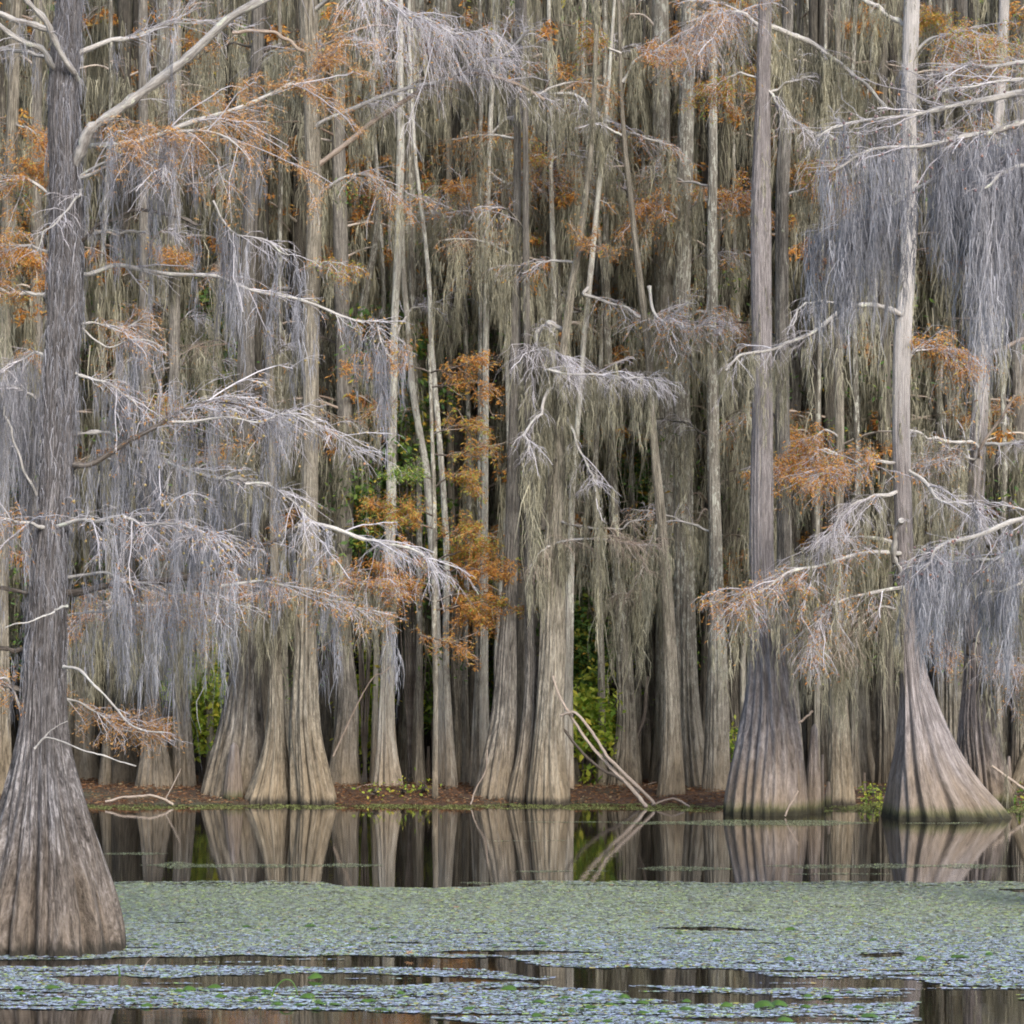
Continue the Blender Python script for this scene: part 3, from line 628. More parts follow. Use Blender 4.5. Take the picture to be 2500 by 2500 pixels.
B('b17', 'moss wrapped cypress with a bell shaped tan foot at the centre of the bank', [(1342, 1965, 118), (1341, 1900, 102), (1340, 1833, 80), (1343, 1740, 66), (1350, 1600, 62), (1352, 1452, 58), (1356, 1290, 48), (1364, 1130, 30), (1372, 900, 24), (1395, 700, 19), (1415, 600, 16), (1440, 400, 13), (1450, 250, 12), (1458, 0, 10), (1462, -300, 8)], 'bark_warm', gdepth=.17, filler=1, skin=120, mz=(8, 13), seed=50, y=49.3)
B('b17b', 'slim spotted stem leaning right behind the moss wrapped central cypress', [(1380, 1925, 50), (1385, 1700, 30), (1392, 1400, 20), (1396, 1219, 14), (1410, 1033, 13), (1424, 846, 13), (1443, 650, 14), (1466, 420, 12), (1484, 233, 9), (1500, 0, 7)], 'bark_white', filler=0, y=51.6)
B('b18', 'thin upright pale stem with lichen bands high above the central twigs', [(1336, 1900, 40), (1344, 1300, 18), (1350, 885, 14), (1352, 700, 14), (1345, 419, 12), (1340, 46, 9), (1338, -400, 7)], 'bark_white', filler=1, mz=(9, 13), y=52.0)
B('b19', 'slender dark footed cypress with lichen above, between bright shrub and leaning pole', [(1522, 1902, 88), (1530, 1800, 56), (1529, 1740, 48), (1524, 1600, 42), (1513, 1452, 30), (1499, 1266, 25), (1489, 986, 21), (1482, 800, 18), (1478, 500, 15), (1476, -500, 10)], 'bark_lichen', filler=4, mz=(7, 14), y=52.6)
B('b20', 'smooth tan pole cypress that leans left on its way up, right of the centre', [(1634, 1958, 76), (1638, 1890, 60), (1640, 1800, 46), (1639, 1700, 40), (1634, 1600, 36), (1632, 1500, 33), (1614, 1266, 25), (1596, 1080, 20), (1584, 860, 18), (1564, 700, 17), (1545, 536, 14), (1527, 373, 12), (1517, 250, 10), (1510, 0, 8)], 'bark_warm', gdepth=.1, filler=0, seed=91)
B('b21', 'tall wide trunk with pale green lichen blotches, right of the smooth tan pole', [(1690, 1946, 132), (1680, 1800, 80), (1676, 1700, 62), (1674, 1600, 54), (1672, 1400, 50), (1664, 1000, 44), (1663, 745, 42), (1672, 466, 40), (1677, 233, 38), (1681, 46, 34), (1684, -500, 28)], 'bark_lichen', y=52, filler=2, seed=12)
B('b22', 'straight cypress with faint lichen standing between two wider trunks, left of the big grey cypress', [(1750, 1957, 76), (1751, 1830, 60), (1752, 1600, 46), (1748, 1400, 34), (1742, 1100, 30), (1738, 800, 26), (1740, 400, 22), (1742, -500, 18)], 'bark_lichen', gdepth=.12, filler=3, y=50.8)
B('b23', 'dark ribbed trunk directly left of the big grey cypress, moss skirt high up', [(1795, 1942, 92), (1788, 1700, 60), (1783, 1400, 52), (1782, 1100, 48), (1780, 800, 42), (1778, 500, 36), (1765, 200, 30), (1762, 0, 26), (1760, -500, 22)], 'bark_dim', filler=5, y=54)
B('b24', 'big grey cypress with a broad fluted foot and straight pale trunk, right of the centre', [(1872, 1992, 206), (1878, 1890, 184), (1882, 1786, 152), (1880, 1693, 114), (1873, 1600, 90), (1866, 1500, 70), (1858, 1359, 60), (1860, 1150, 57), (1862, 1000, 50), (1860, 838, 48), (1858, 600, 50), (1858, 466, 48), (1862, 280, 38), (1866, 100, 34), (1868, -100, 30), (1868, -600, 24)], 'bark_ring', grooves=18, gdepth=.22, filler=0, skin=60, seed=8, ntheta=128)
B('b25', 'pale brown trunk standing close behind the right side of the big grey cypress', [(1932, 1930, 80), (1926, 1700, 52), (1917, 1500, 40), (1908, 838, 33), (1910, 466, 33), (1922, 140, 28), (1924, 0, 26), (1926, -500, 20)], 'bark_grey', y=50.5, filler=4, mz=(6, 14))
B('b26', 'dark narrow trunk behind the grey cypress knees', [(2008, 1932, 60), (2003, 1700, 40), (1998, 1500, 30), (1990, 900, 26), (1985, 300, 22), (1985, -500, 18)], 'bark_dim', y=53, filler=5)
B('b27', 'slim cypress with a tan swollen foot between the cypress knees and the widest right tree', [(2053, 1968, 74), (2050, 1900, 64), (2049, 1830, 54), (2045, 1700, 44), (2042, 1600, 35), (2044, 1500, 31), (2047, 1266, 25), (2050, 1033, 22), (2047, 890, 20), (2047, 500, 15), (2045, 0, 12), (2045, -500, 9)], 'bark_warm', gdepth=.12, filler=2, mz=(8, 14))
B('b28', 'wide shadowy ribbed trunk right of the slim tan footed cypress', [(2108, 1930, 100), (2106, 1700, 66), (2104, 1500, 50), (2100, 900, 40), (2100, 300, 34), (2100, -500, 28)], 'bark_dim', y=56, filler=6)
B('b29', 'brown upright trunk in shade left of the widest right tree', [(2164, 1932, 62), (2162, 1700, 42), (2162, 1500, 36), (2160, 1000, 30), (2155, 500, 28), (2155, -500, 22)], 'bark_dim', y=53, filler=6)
B('b30', 'widest cypress of the right side with root flank sweeping far right, white upper trunk', [(2312, 2004, 335), (2292, 1949, 272), (2270, 1880, 198), (2253, 1786, 132), (2236, 1693, 80), (2223, 1600, 52), (2215, 1450, 44), (2205, 1266, 43), (2198, 1050, 44), (2203, 838, 43), (2213, 700, 40), (2221, 466, 37), (2218, 280, 38), (2225, 46, 38), (2230, -200, 32), (2232, -700, 24)], 'bark_sunlit_top', grooves=17, gdepth=.15, filler=0, skin=70, seed=21, ntheta=144)
B('b31', 'cypress with a hollow knob and ribbed foot directly behind the widest right tree, leaning right', [(2408, 1980, 150), (2400, 1880, 128), (2388, 1786, 102), (2384, 1693, 72), (2384, 1600, 54), (2372, 1500, 48), (2380, 1266, 43), (2392, 1033, 42), (2400, 838, 40), (2408, 700, 35), (2420, 512, 27), (2440, 250, 25), (2452, 0, 24), (2458, -500, 18)], 'bark_sunlit_top', grooves=18, gdepth=.28, filler=0, skin=60, y=49.0, seed=66)
B('b33', 'grey cypress cut by the right edge of the picture', [(2500, 1950, 80), (2496, 1700, 50), (2490, 1400, 38), (2486, 800, 32), (2484, 200, 28), (2484, -500, 22)], 'bark_grey', y=53, filler=6)
B('b34', 'spotted upright trunk in the upper right between the two white trunks', [(2330, 1925, 80), (2325, 1500, 40), (2318, 900, 32), (2315, 400, 26), (2310, -500, 20)], 'bark_lichen', y=54, filler=6)
B('b35', 'dim trunk in the gap between the smooth tan pole and the slender dark footed cypress', [(1590, 1935, 70), (1588, 1750, 44), (1580, 1500, 30), (1570, 1100, 24), (1560, 500, 20), (1556, -500, 16)], 'bark_dim', y=57, filler=4)

slim = [(700, 15, -10, 53.5), (912, 12, 14, 54), (1025, 14, -12, 53), (1140, 13, 10, 53.5), (1160, 11, 4, 51.5), (1225, 12, -6, 53), (1320, 13, 12, 53.5), (1470, 15, -14, 52.8), (1555, 13, 10, 54),
        (1815, 12, -6, 54), (1960, 14, -10, 54), (1990, 12, 12, 52.5), (2085, 15, 8, 52), (2145, 15, -8, 54), (2300, 15, -14, 54), (2440, 15, 12, 52), (520, 15, 8, 53), (395, 13, -8, 53.5), (255, 15, 5, 53)]
for i, (x, w_, lean, y_) in enumerate(slim):
    a = rng.normal(size=4) * 11
    tree('slim pale full height stem rising between the larger trunks of the bank',
         [(x, 1935, w_ * 2.6), (x + a[0] * .4, 1830, w_ * 1.5), (x + a[0], 1600, w_ * 1.15), (x + a[1] + lean * .5, 1150, w_), (x + a[2] + lean, 700, w_ * .85), (x + a[3] + lean * 1.8, 250, w_ * .75), (x + lean * 2.4, -400, w_ * .5)],
         ['bark_lichen', 'bark_white', 'bark_lichen', 'bark_lichen'][i % 4], y=y_, filler=0, ntheta=32, group='slim pale stems between the bank trees')
# ---- named limbs of the bank trees
def BB(k, *a, **kw):
    if k in ('b15', 'b17', 'b30', 'b31'): kw['moss'] = int(kw.get('moss', 0) * 0.5)
    return add_branch(D[k], *a, **kw)
BB('b6', [(757, 130), (736, 126), (699, 93), (652, 79), (573, 79)], 11, 8, dy=-0.3, twigs=3, tlen=.4, mat='driftwood', moss=4, mlen=0.6)
BB('b6', [(775, 405), (840, 355), (899, 307), (940, 279), (1033, 214), (1080, 195), (1126, 182), (1196, 182), (1256, 200), (1326, 247)], 14, 8, dy=-0.8, twigs=45, tlen=0.7, mat='driftwood', moss=24, mlen=0.7, start=0.4, cones=20)
BB('b6', [(765, 320), (800, 285), (893, 256), (1010, 219), (1080, 191), (1173, 154), (1229, 130), (1289, 93)], 12, 6, dy=-1.0, twigs=110, tlen=0.9, droop=0.35, cones=90, moss=8, mlen=0.6)
BB('b6', [(760, 30), (850, -30), (960, 20), (1060, 60), (1200, 90)], 12, 4, dy=-1.5, twigs=130, tlen=1.1, droop=0.8, cones=130, cmat='cone', leaves=120)
BB('b6', [(770, 480), (850, 430), (920, 440), (980, 500)], 9, 3, dy=-0.5, twigs=30, tlen=0.8, leaves=420, moss=10)
BB('b6', [(760, 660), (800, 640), (860, 650)], 7, 3, dy=-0.6, twigs=20, tlen=0.5, leaves=280, lmat='mixed', moss=4)
BB('b6', [(750, 1440), (800, 1420), (880, 1430), (960, 1440)], 8, 3, dy=-0.8, twigs=80, tlen=0.7, leaves=900, moss=46, mlen=0.9, cones=16, droop=0.3)
BB('b6', [(740, 1460), (700, 1440), (640, 1450), (560, 1460)], 8, 3, dy=-0.8, twigs=60, tlen=0.7, leaves=700, moss=46, mlen=1.0, cones=16, droop=0.3)
BB('b4', [(600, 1470), (520, 1460), (440, 1470), (360, 1480)], 9, 3, dy=-0.6, twigs=50, tlen=0.7, leaves=500, moss=60, mlen=1.2, droop=0.3)
BB('b2', [(360, 1480), (300, 1470), (240, 1490), (190, 1500)], 8, 3, dy=-0.6, twigs=40, tlen=0.6, leaves=500, moss=60, mlen=1.5, droop=0.3)
BB('b5', [(657, 930), (640, 935), (612, 930)], 6, 4, dy=-0.2, twigs=3, tlen=0.3)
BB('b5', [(664, 1180), (640, 1186), (600, 1180), (560, 1170)], 11, 8, dy=-0.3, twigs=10, tlen=0.4, moss=10, knob=0.3)
BB('b5', [(672, 1480), (690, 1500), (700, 1520)], 14, 12, twigs=4, tlen=0.3, mat='branch_dark')
BB('b8', [(850, 960), (900, 880), (935, 850)], 6, 4, dy=-0.3, twigs=10, tlen=0.4, mat='branch_dark', moss=14, mlen=0.8)
BB('b9', [(963, 830), (1000, 760), (1060, 740), (1130, 700)], 7, 2, dy=0.5, twigs=30, tlen=0.6, moss=30, mlen=1.0)
BB('b15', [(1262, 990), (1290, 940), (1308, 860), (1313, 825), (1325, 800), (1350, 793), (1380, 806)], 11, 12, dy=-0.4, twigs=4, tlen=0.3, knob=0.25, moss=40, mlen=2.0, mstart=0.3)
BB('b15', [(1260, 900), (1300, 860), (1330, 855), (1390, 880)], 7, 3, dy=-0.7, twigs=80, tlen=0.8, droop=0.7, moss=60, mlen=2.2, start=0.1, tmat='twig')
BB('b17', [(1372, 905), (1330, 905), (1400, 912), (1480, 921), (1540, 925), (1610, 930)], 8, 4, dy=-0.9, twigs=80, tlen=0.7, droop=0.5, moss=44, mlen=1.1, start=0.2)
BB('b17', [(1368, 960), (1340, 950), (1325, 1000), (1318, 1012), (1290, 1040), (1278, 1060), (1285, 1080), (1290, 1110)], 9, 4, dy=-1.0, twigs=34, tlen=0.45, droop=0.4, moss=30, mlen=2.2)
BB('b17', [(1370, 1000), (1400, 1050), (1424, 1120), (1450, 1160), (1460, 1190)], 8, 4, dy=-0.9, twigs=26, tlen=0.5, droop=0.5, moss=30, mlen=1.5)
BB('b17', [(1366, 1275), (1378, 1275), (1440, 1290), (1499, 1294), (1545, 1276), (1587, 1252)], 7, 3, dy=-0.7, twigs=24, tlen=0.5, moss=22, mlen=1.0, tmat='twig_brown')
BB('b17', [(1360, 1340), (1359, 1326), (1400, 1318), (1499, 1322), (1560, 1328), (1601, 1340)], 8, 3, dy=-0.8, twigs=70, tlen=0.6, droop=0.5, moss=56, mlen=1.2, tmat='twig_brown')
BB('b17', [(1350, 1330), (1330, 1340), (1300, 1376), (1294, 1400)], 6, 3, dy=-0.6, twigs=26, tlen=0.4, droop=0.6, moss=14, mlen=0.8, tmat='twig_brown')
BB('b17', [(1372, 1130), (1352, 1132), (1326, 1262), (1326, 1290)], 10, 14, dy=-0.2, twigs=0, mat='bark_dim')
BB('b17b', [(1438, 700), (1429, 722), (1499, 740), (1554, 768), (1610, 782), (1662, 792)], 10, 5, dy=-0.6, twigs=50, tlen=0.6, moss=34, mlen=1.0, leaves=160, lmat='rust')
BB('b17b', [(1466, 300), (1485, 298), (1545, 326), (1600, 345), (1652, 361)], 8, 5, dy=-0.5, twigs=30, tlen=0.5, moss=12, leaves=160)
BB('b18', [(1345, 235), (1312, 228), (1405, 233), (1443, 270), (1485, 298)], 9, 7, dy=-0.5, twigs=24, tlen=0.5, moss=14)
BB('b14', [(1196, 420), (1240, 450), (1300, 440), (1400, 430)], 8, 3, dy=-0.6, twigs=100, tlen=0.9, droop=0.2, leaves=1100, moss=20, mlen=0.7)
BB('b14', [(1190, 610), (1150, 520), (1100, 530), (1050, 510)], 8, 3, dy=-0.6, twigs=50, tlen=0.7, droop=0.1, moss=20, mlen=0.8, leaves=130)
BB('b14', [(1190, 610), (1230, 600), (1180, 590), (1120, 570)], 7, 3, dy=-0.4, twigs=50, tlen=0.7, leaves=500, moss=20)
BB('b20', [(1517, 330), (1480, 310), (1410, 250), (1360, 240)], 7, 3, dy=-0.3, twigs=20, tlen=0.6, moss=10)
BB('b20', [(1585, 700), (1600, 770), (1640, 790), (1700, 800), (1760, 800)], 9, 4, dy=-0.8, twigs=90, tlen=0.8, droop=0.35, moss=30, mlen=0.8, leaves=260)
BB('b20', [(1520, 200), (1560, 140), (1600, 125), (1680, 110)], 7, 3, dy=-0.3, twigs=40, tlen=0.6, leaves=700, moss=8)
BB('b20', [(1515, 130), (1470, 110), (1440, 95)], 7, 3, dy=-0.3, twigs=30, tlen=0.5, leaves=500, lmat='mixed')
BB('b20', [(1610, 1266), (1560, 1400), (1540, 1440), (1490, 1460)], 6, 2, dy=-0.3, twigs=30, tlen=0.5, moss=26, mlen=1.4, tmat='twig_brown')
BB('b21', [(1665, 520), (1640, 500), (1590, 495), (1570, 505)], 8, 3, dy=-0.6, twigs=50, tlen=0.6, leaves=900, lmat='rust', moss=6)
BB('b21', [(1668, 520), (1710, 490), (1760, 485), (1815, 480)], 8, 3, dy=-0.6, twigs=60, tlen=0.7, leaves=1200, lmat='rust', moss=12, mlen=1.0)
BB('b21', [(1668, 780), (1720, 760), (1780, 790), (1810, 830)], 8, 3, dy=-0.5, twigs=60, tlen=0.6, leaves=700, moss=36, mlen=1.1)
BB('b21', [(1672, 60), (1740, 30), (1780, 45), (1840, 20)], 9, 3, dy=-1.0, twigs=90, tlen=0.8, leaves=300, cones=60, droop=0.5, moss=8)
BB('b23', [(1765, 1130), (1790, 1140), (1815, 1160)], 7, 6, twigs=6, tlen=.4, mat='branch_dark', leaves=120)
BB('b24', [(1850, 60), (1800, 30), (1740, 50), (1690, 80)], 9, 3, dy=-0.7, twigs=100, tlen=0.8, droop=0.5, leaves=560, lmat='redtwig', cones=60)
BB('b24', [(1866, 75), (1880, 65), (1930, 84), (1973, 102), (2015, 130), (2056, 163), (2085, 188), (2112, 210), (2159, 266)], 15, 9, dy=0.3, twigs=12, tlen=0.5, moss=90, mlen=1.4, mat='branch_pale')
BB('b24', [(1862, 235), (1900, 215), (1940, 195), (1990, 185)], 7, 3, twigs=14, tlen=0.5)
BB('b24', [(1866, 200), (1890, 240), (1930, 290), (1990, 330)], 7, 3, dy=-0.3, twigs=24, tlen=0.5)
BB('b24', [(1855, 190), (1800, 180), (1770, 200), (1720, 210)], 7, 3, dy=0.3, twigs=34, tlen=0.5, leaves=600, lmat='mixed')
BB('b25', [(1915, 480), (1960, 460), (2000, 455), (2060, 470)], 7, 3, dy=-0.4, twigs=50, tlen=0.6, leaves=900, moss=10)
BB('b27', [(2049, 1110), (2000, 1100), (1960, 1140), (1900, 1145)], 9, 3, dy=-0.7, twigs=90, tlen=0.7, droop=0.3, leaves=1700, lmat='rust', moss=12)
BB('b27', [(2049, 1070), (2020, 1050), (1990, 1065), (1960, 1080)], 7, 3, dy=-0.5, twigs=30, tlen=0.5, leaves=460)
BB('b30', [(2200, 764), (2196, 764), (2150, 750), (2103, 745), (2047, 768), (1987, 810), (1926, 838), (1889, 852), (1823, 862), (1790, 880), (1767, 905)], 15, 5, dy=-0.9, twigs=40, tlen=0.6, moss=60, mlen=1.0, mstart=0.2)
BB('b30', [(2103, 745), (2047, 738), (1985, 738), (1955, 750), (1930, 795)], 7, 4, twigs=14, tlen=0.4, ybase=44.5)
BB('b30', [(2198, 1130), (2120, 1130), (2060, 1150), (2020, 1160)], 9, 3, dy=-0.8, twigs=70, tlen=0.7, leaves=900, lmat='rust', droop=0.4, cones=14)
BB('b30', [(2205, 1140), (2260, 1180), (2300, 1225), (2360, 1235), (2390, 1262)], 11, 4, dy=-1.0, twigs=60, tlen=0.7, droop=0.5, moss=30, mlen=1.1)
BB('b30', [(2200, 1200), (2150, 1210), (2089, 1228), (2047, 1270), (2024, 1320)], 10, 4, dy=-0.9, twigs=70, tlen=0.6, droop=0.5, moss=20, mlen=1.1)
BB('b30', [(2205, 1400), (2180, 1350), (2190, 1290), (2200, 1268)], 13, 12, dy=-0.8, twigs=6, tlen=0.3, knob=0.25)
BB('b30', [(2205, 1350), (2178, 1350), (2112, 1350), (2019, 1378), (1926, 1405), (1860, 1440), (1833, 1452), (1786, 1490)], 12, 5, dy=-1.3, twigs=130, tlen=0.7, droop=0.5, leaves=900, cones=60, moss=60, mlen=0.9, start=0.2)
BB('b30', [(2210, 1430), (2178, 1440), (2066, 1461), (2010, 1499), (1990, 1550), (1973, 1610)], 9, 4, dy=-1.3, twigs=90, tlen=0.6, droop=0.7, leaves=320, cones=40, moss=40, mlen=1.3)
BB('b30', [(2200, 1330), (2100, 1310), (2010, 1340), (1950, 1370)], 9, 4, dy=-0.4, twigs=40, tlen=0.8, droop=0.6, moss=110, mlen=1.1)
BB('b30', [(2210, 1500), (2150, 1480), (2080, 1520), (2040, 1580)], 8, 3, dy=-0.6, twigs=60, tlen=0.6, droop=0.5, moss=60, mlen=1.3, tmat='twig_brown')
BB('b30', [(2225, 60), (2205, 60), (2160, 30), (2112, 0), (2060, -40)], 12, 12, dy=0.4, twigs=8, tlen=0.4, moss=24)
BB('b30', [(2224, 140), (2280, 90), (2340, 100), (2400, 120)], 9, 3, dy=-0.5, twigs=90, tlen=0.9, leaves=2300, lmat='mixed', moss=8)
BB('b30', [(2205, 900), (2240, 850), (2290, 850), (2350, 880)], 9, 3, dy=0.3, twigs=60, tlen=0.7, leaves=1200, lmat='rust', moss=24, mlen=0.9)
BB('b31', [(2392, 1085), (2450, 1084), (2500, 1079), (2560, 1070)], 9, 7, dy=-0.8, twigs=50, tlen=0.6, moss=24, mlen=1.0)
BB('b31', [(2392, 1110), (2380, 1084), (2299, 1075), (2260, 1065), (2224, 1047)], 9, 6, dy=-0.8, twigs=20, tlen=0.5, moss=20, mlen=0.8)
BB('b31', [(2392, 1120), (2390, 1108), (2400, 1080), (2440, 1030), (2452, 1010), (2476, 965)], 8, 6, dy=-0.9, twigs=8, tlen=0.3, mat='driftwood')
BB('b31', [(2400, 1120), (2350, 1120), (2300, 1122), (2240, 1140)], 8, 3, dy=-0.8, twigs=90, tlen=0.7, droop=0.4, leaves=260, cones=20, moss=50, mlen=1.2)
BB('b31', [(2420, 655), (2438, 652), (2500, 615), (2560, 590)], 15, 13, dy=-0.3, twigs=8, tlen=0.4, mat='driftwood')
BB('b31', [(2420, 690), (2450, 675), (2500, 660), (2560, 650)], 12, 10, dy=-0.2, twigs=8, tlen=0.4, mat='driftwood')
BB('b31', [(2405, 870), (2438, 857), (2500, 825), (2560, 800)], 12, 10, dy=-0.2, twigs=8, tlen=0.4, mat='driftwood', moss=20, mlen=0.8)
BB('b31', [(2384, 1600), (2362, 1590), (2366, 1570), (2385, 1562), (2396, 1575)], 14, 10, dy=-0.7, twigs=0, mat='branch_dark')
BB('b31', [(2384, 1640), (2420, 1620), (2470, 1630), (2530, 1650)], 8, 3, dy=-0.9, twigs=110, tlen=0.8, droop=0.5, leaves=420, lmat='redtwig', moss=40, mlen=1.2)
BB('b31', [(2384, 1500), (2440, 1420), (2480, 1400), (2540, 1420)], 9, 3, dy=-0.9, twigs=50, tlen=0.8, droop=0.5, moss=70, mlen=1.3)
BB('b29', [(2160, 1560), (2200, 1550), (2290, 1560), (2320, 1590)], 8, 3, dy=-0.4, twigs=50, tlen=0.5, leaves=500, lmat='rust')
BB('b28', [(2104, 900), (2140, 880), (2190, 900)], 8, 3, dy=-0.4, twigs=30, tlen=0.5, leaves=200, moss=60, mlen=1.3)
for key, pts, n, lm in [('b7', [(795, 490), (840, 470), (900, 480)], 600, 'rust'), ('b8b', [(870, 380), (830, 350), (790, 330)], 500, 'rust'), ('b10', [(990, 240), (1020, 225), (1050, 240)], 240, 'mixed'),
                        ('b10b', [(1020, 500), (1060, 480), (1110, 490)], 300, 'rust'), ('b14', [(1190, 480), (1160, 455), (1110, 450)], 600, 'rust'), ('b18', [(1345, 400), (1320, 380), (1270, 385)], 500, 'mixed'),
                        ('b17', [(1410, 620), (1440, 600), (1490, 610)], 200, 'rust'), ('b26', [(1990, 500), (1970, 430), (1945, 420)], 400, 'rust'), ('b23', [(1765, 240), (1800, 200), (1830, 200)], 500, 'mixed'),
                        ('b29', [(2155, 100), (2130, 60), (2080, 60)], 600, 'rust'), ('b34', [(2315, 130), (2290, 60), (2240, 40)], 800, 'mixed'), ('b34', [(2318, 1050), (2350, 1030), (2420, 1040)], 700, 'rust'),
                        ('b1', [(308, 140), (360, 120), (440, 130)], 700, 'rust'), ('b2', [(352, 640), (390, 620), (450, 640)], 500, 'rust'), ('b2', [(355, 1010), (400, 1000), (440, 1010)], 600, 'mixed'), ('b1', [(310, 1030), (350, 1000), (390, 1020)], 500, 'mixed'),
                        ('b0', [(25, 420), (60, 400), (110, 430)], 900, 'rust'), ('b0', [(12, 640), (50, 620), (110, 640)], 900, 'rust'), ('b0', [(30, 300), (80, 320), (110, 350)], 500, 'rust'), ('b33', [(2490, 1020), (2450, 1000), (2400, 1010)], 300, 'rust'),
                        ('b9', [(960, 1050), (940, 1000), (900, 1010)], 200, 'mixed'), ('b27', [(2047, 430), (2020, 400), (1990, 420)], 500, 'mixed'), ('b26', [(1990, 1080), (1960, 1050), (1930, 1060)], 400, 'rust')]:
    BB(key, pts, 7, 3, dy=-0.5, twigs=30, tlen=0.5, droop=0.25, leaves=n, lmat=lm, tmat='twig_brown', start=0.15, moss=4)
# sapling foliage in the middle, rust and yellow green tiers
SP = tree('slim sapling cypress carrying tiers of rust and yellow green sprays left of the centre', [(1062, 1948, 16), (1064, 1700, 12), (1060, 1500, 14), (1062, 1300, 12), (1056, 1100, 10), (1050, 900, 8), (1046, 840, 5)], 'bark_lichen', y=50.0, cat='sapling', gdepth=.1, name='cypress_sapling')
for pts, n, lm in [([(1050, 910), (1000, 890), (940, 892), (850, 895)], 420, 'rust'), ([(1050, 910), (1090, 900), (1140, 890), (1170, 885)], 340, 'rust'),
                   ([(1052, 945), (1100, 940), (1150, 930), (1190, 950)], 260, 'rust'), ([(1056, 1060), (1110, 1040), (1160, 1030)], 320, 'mixed'),
                   ([(1058, 1110), (1120, 1110), (1170, 1090), (1200, 1095)], 260, 'mixed'), ([(1060, 1170), (1020, 1160), (990, 1150)], 420, 'green'),
                   ([(1060, 1190), (1090, 1170), (1130, 1160), (1150, 1185)], 460, 'mixed'), ([(1060, 1260), (1000, 1240), (950, 1240), (905, 1235)], 620, 'mixed'),
                   ([(1060, 1290), (1020, 1280), (980, 1265)], 420, 'mixed'), ([(1062, 1320), (1100, 1300), (1130, 1300), (1160, 1310)], 500, 'mixed'),
                   ([(1062, 1370), (1110, 1350), (1180, 1340), (1240, 1370)], 900, 'mixed'), ([(1062, 1400), (1110, 1390), (1160, 1390), (1230, 1400)], 800, 'rust'),
                   ([(1062, 1430), (1020, 1420), (960, 1410), (930, 1380)], 700, 'rust'), ([(1062, 1470), (1120, 1450), (1190, 1470), (1265, 1480)], 800, 'mixed'),
                   ([(1062, 1490), (1120, 1480), (1150, 1500), (1230, 1510)], 700, 'rust'), ([(1062, 1560), (1020, 1550), (1100, 1570), (1130, 1590)], 240, 'rust'),
                   ([(1062, 1470), (1020, 1450), (980, 1440)], 360, 'rust')]:
    add_branch(SP, pts, 5, 2, dy=rng.uniform(-0.6, 0.3), twigs=24, tlen=0.5, droop=0.12, leaves=int(n * 0.85), lmat=lm, sub=3, mat='branch_dark', tmat='twig_brown', start=0.15, leafL=0.10)

# ================================================================== TREE OUTSIDE THE RIGHT EDGE, its limbs reach in
TR = tree('cypress past the right edge, its blue grey moss limbs with round cones reaching in',
          [(2760, 2260, 330), (2750, 2000, 190), (2745, 1700, 110), (2740, 1200, 84), (2738, 500, 76), (2735, -200, 60), (2735, -700, 45)], 'bark_front', y=28.0, mmat='moss_blue', skin=60)
R_ = lambda *a, **k: near_branch(TR, *a, **k)
BR = dict(mmat='moss_violet', mw=0.0056, mspread=0.06, mdens=30, cmat='cone_purple')
R_([(2735, 260), (2600, 230), (2500, 225), (2420, 240), (2280, 270), (2160, 290), (2050, 320), (1990, 332)], 22, 4, dy=-0.5, twigs=100, tlen=0.75, droop=0.1, cones=50, moss=26, mlen=1.3, mstart=0, **BR)
R_([(2735, 200), (2600, 160), (2500, 150), (2420, 165), (2350, 160), (2290, 185)], 16, 4, dy=-0.4, twigs=70, tlen=0.7, droop=0.1, cones=16, **BR)
R_([(2735, 240), (2600, 200), (2500, 195), (2400, 205), (2300, 225)], 14, 4, dy=-0.9, twigs=60, tlen=0.6, droop=0.15, cones=20, **BR)
R_([(2735, 340), (2600, 300), (2500, 290), (2400, 330), (2300, 345), (2200, 360), (2100, 370), (2030, 420)], 18, 4, dy=-0.8, twigs=90, tlen=0.6, droop=0.3, cones=90, moss=80, mlen=1.5, mstart=0, **BR)
R_([(2735, 420), (2600, 330), (2520, 330), (2430, 380), (2330, 420), (2200, 480), (2100, 545), (2030, 570)], 18, 4, dy=0.2, twigs=60, tlen=0.55, droop=0.3, cones=40, moss=110, mlen=1.25, mstart=0, **BR)
R_([(2735, 420), (2600, 360), (2500, 350), (2420, 360), (2330, 400)], 15, 6, dy=0.4, twigs=40, tlen=0.6, droop=0.3, cones=20, moss=120, mlen=1.9, mstart=0, **BR)
R_([(2735, 460), (2620, 400), (2520, 400), (2460, 420), (2400, 460)], 15, 6, dy=-0.6, twigs=30, tlen=0.6, droop=0.3, cones=10, moss=90, mlen=2.0, mstart=0, **BR)
R_([(2200, 480), (2130, 470), (2080, 530), (2040, 600)], 6, 3, twigs=24, tlen=0.5, droop=0.4, moss=50, mlen=1.3, ybase=28.5, **BR)
R_([(2735, 1250), (2600, 1250), (2500, 1265), (2392, 1303), (2300, 1330), (2275, 1350), (2252, 1384)], 18, 4, dy=-0.6, twigs=70, tlen=0.6, droop=0.15, cones=50, moss=50, mlen=1.2, mstart=0, **BR)
R_([(2735, 1320), (2620, 1310), (2500, 1335), (2420, 1365), (2330, 1370), (2240, 1380)], 14, 4, dy=0.3, twigs=60, tlen=0.55, droop=0.4, cones=40, moss=50, mlen=1.3, mstart=0, **BR)
R_([(2735, 1420), (2620, 1400), (2500, 1420), (2440, 1440)], 12, 4, dy=-0.2, twigs=20, tlen=0.5, droop=0.4, moss=30, mlen=1.1, mstart=0, **BR)

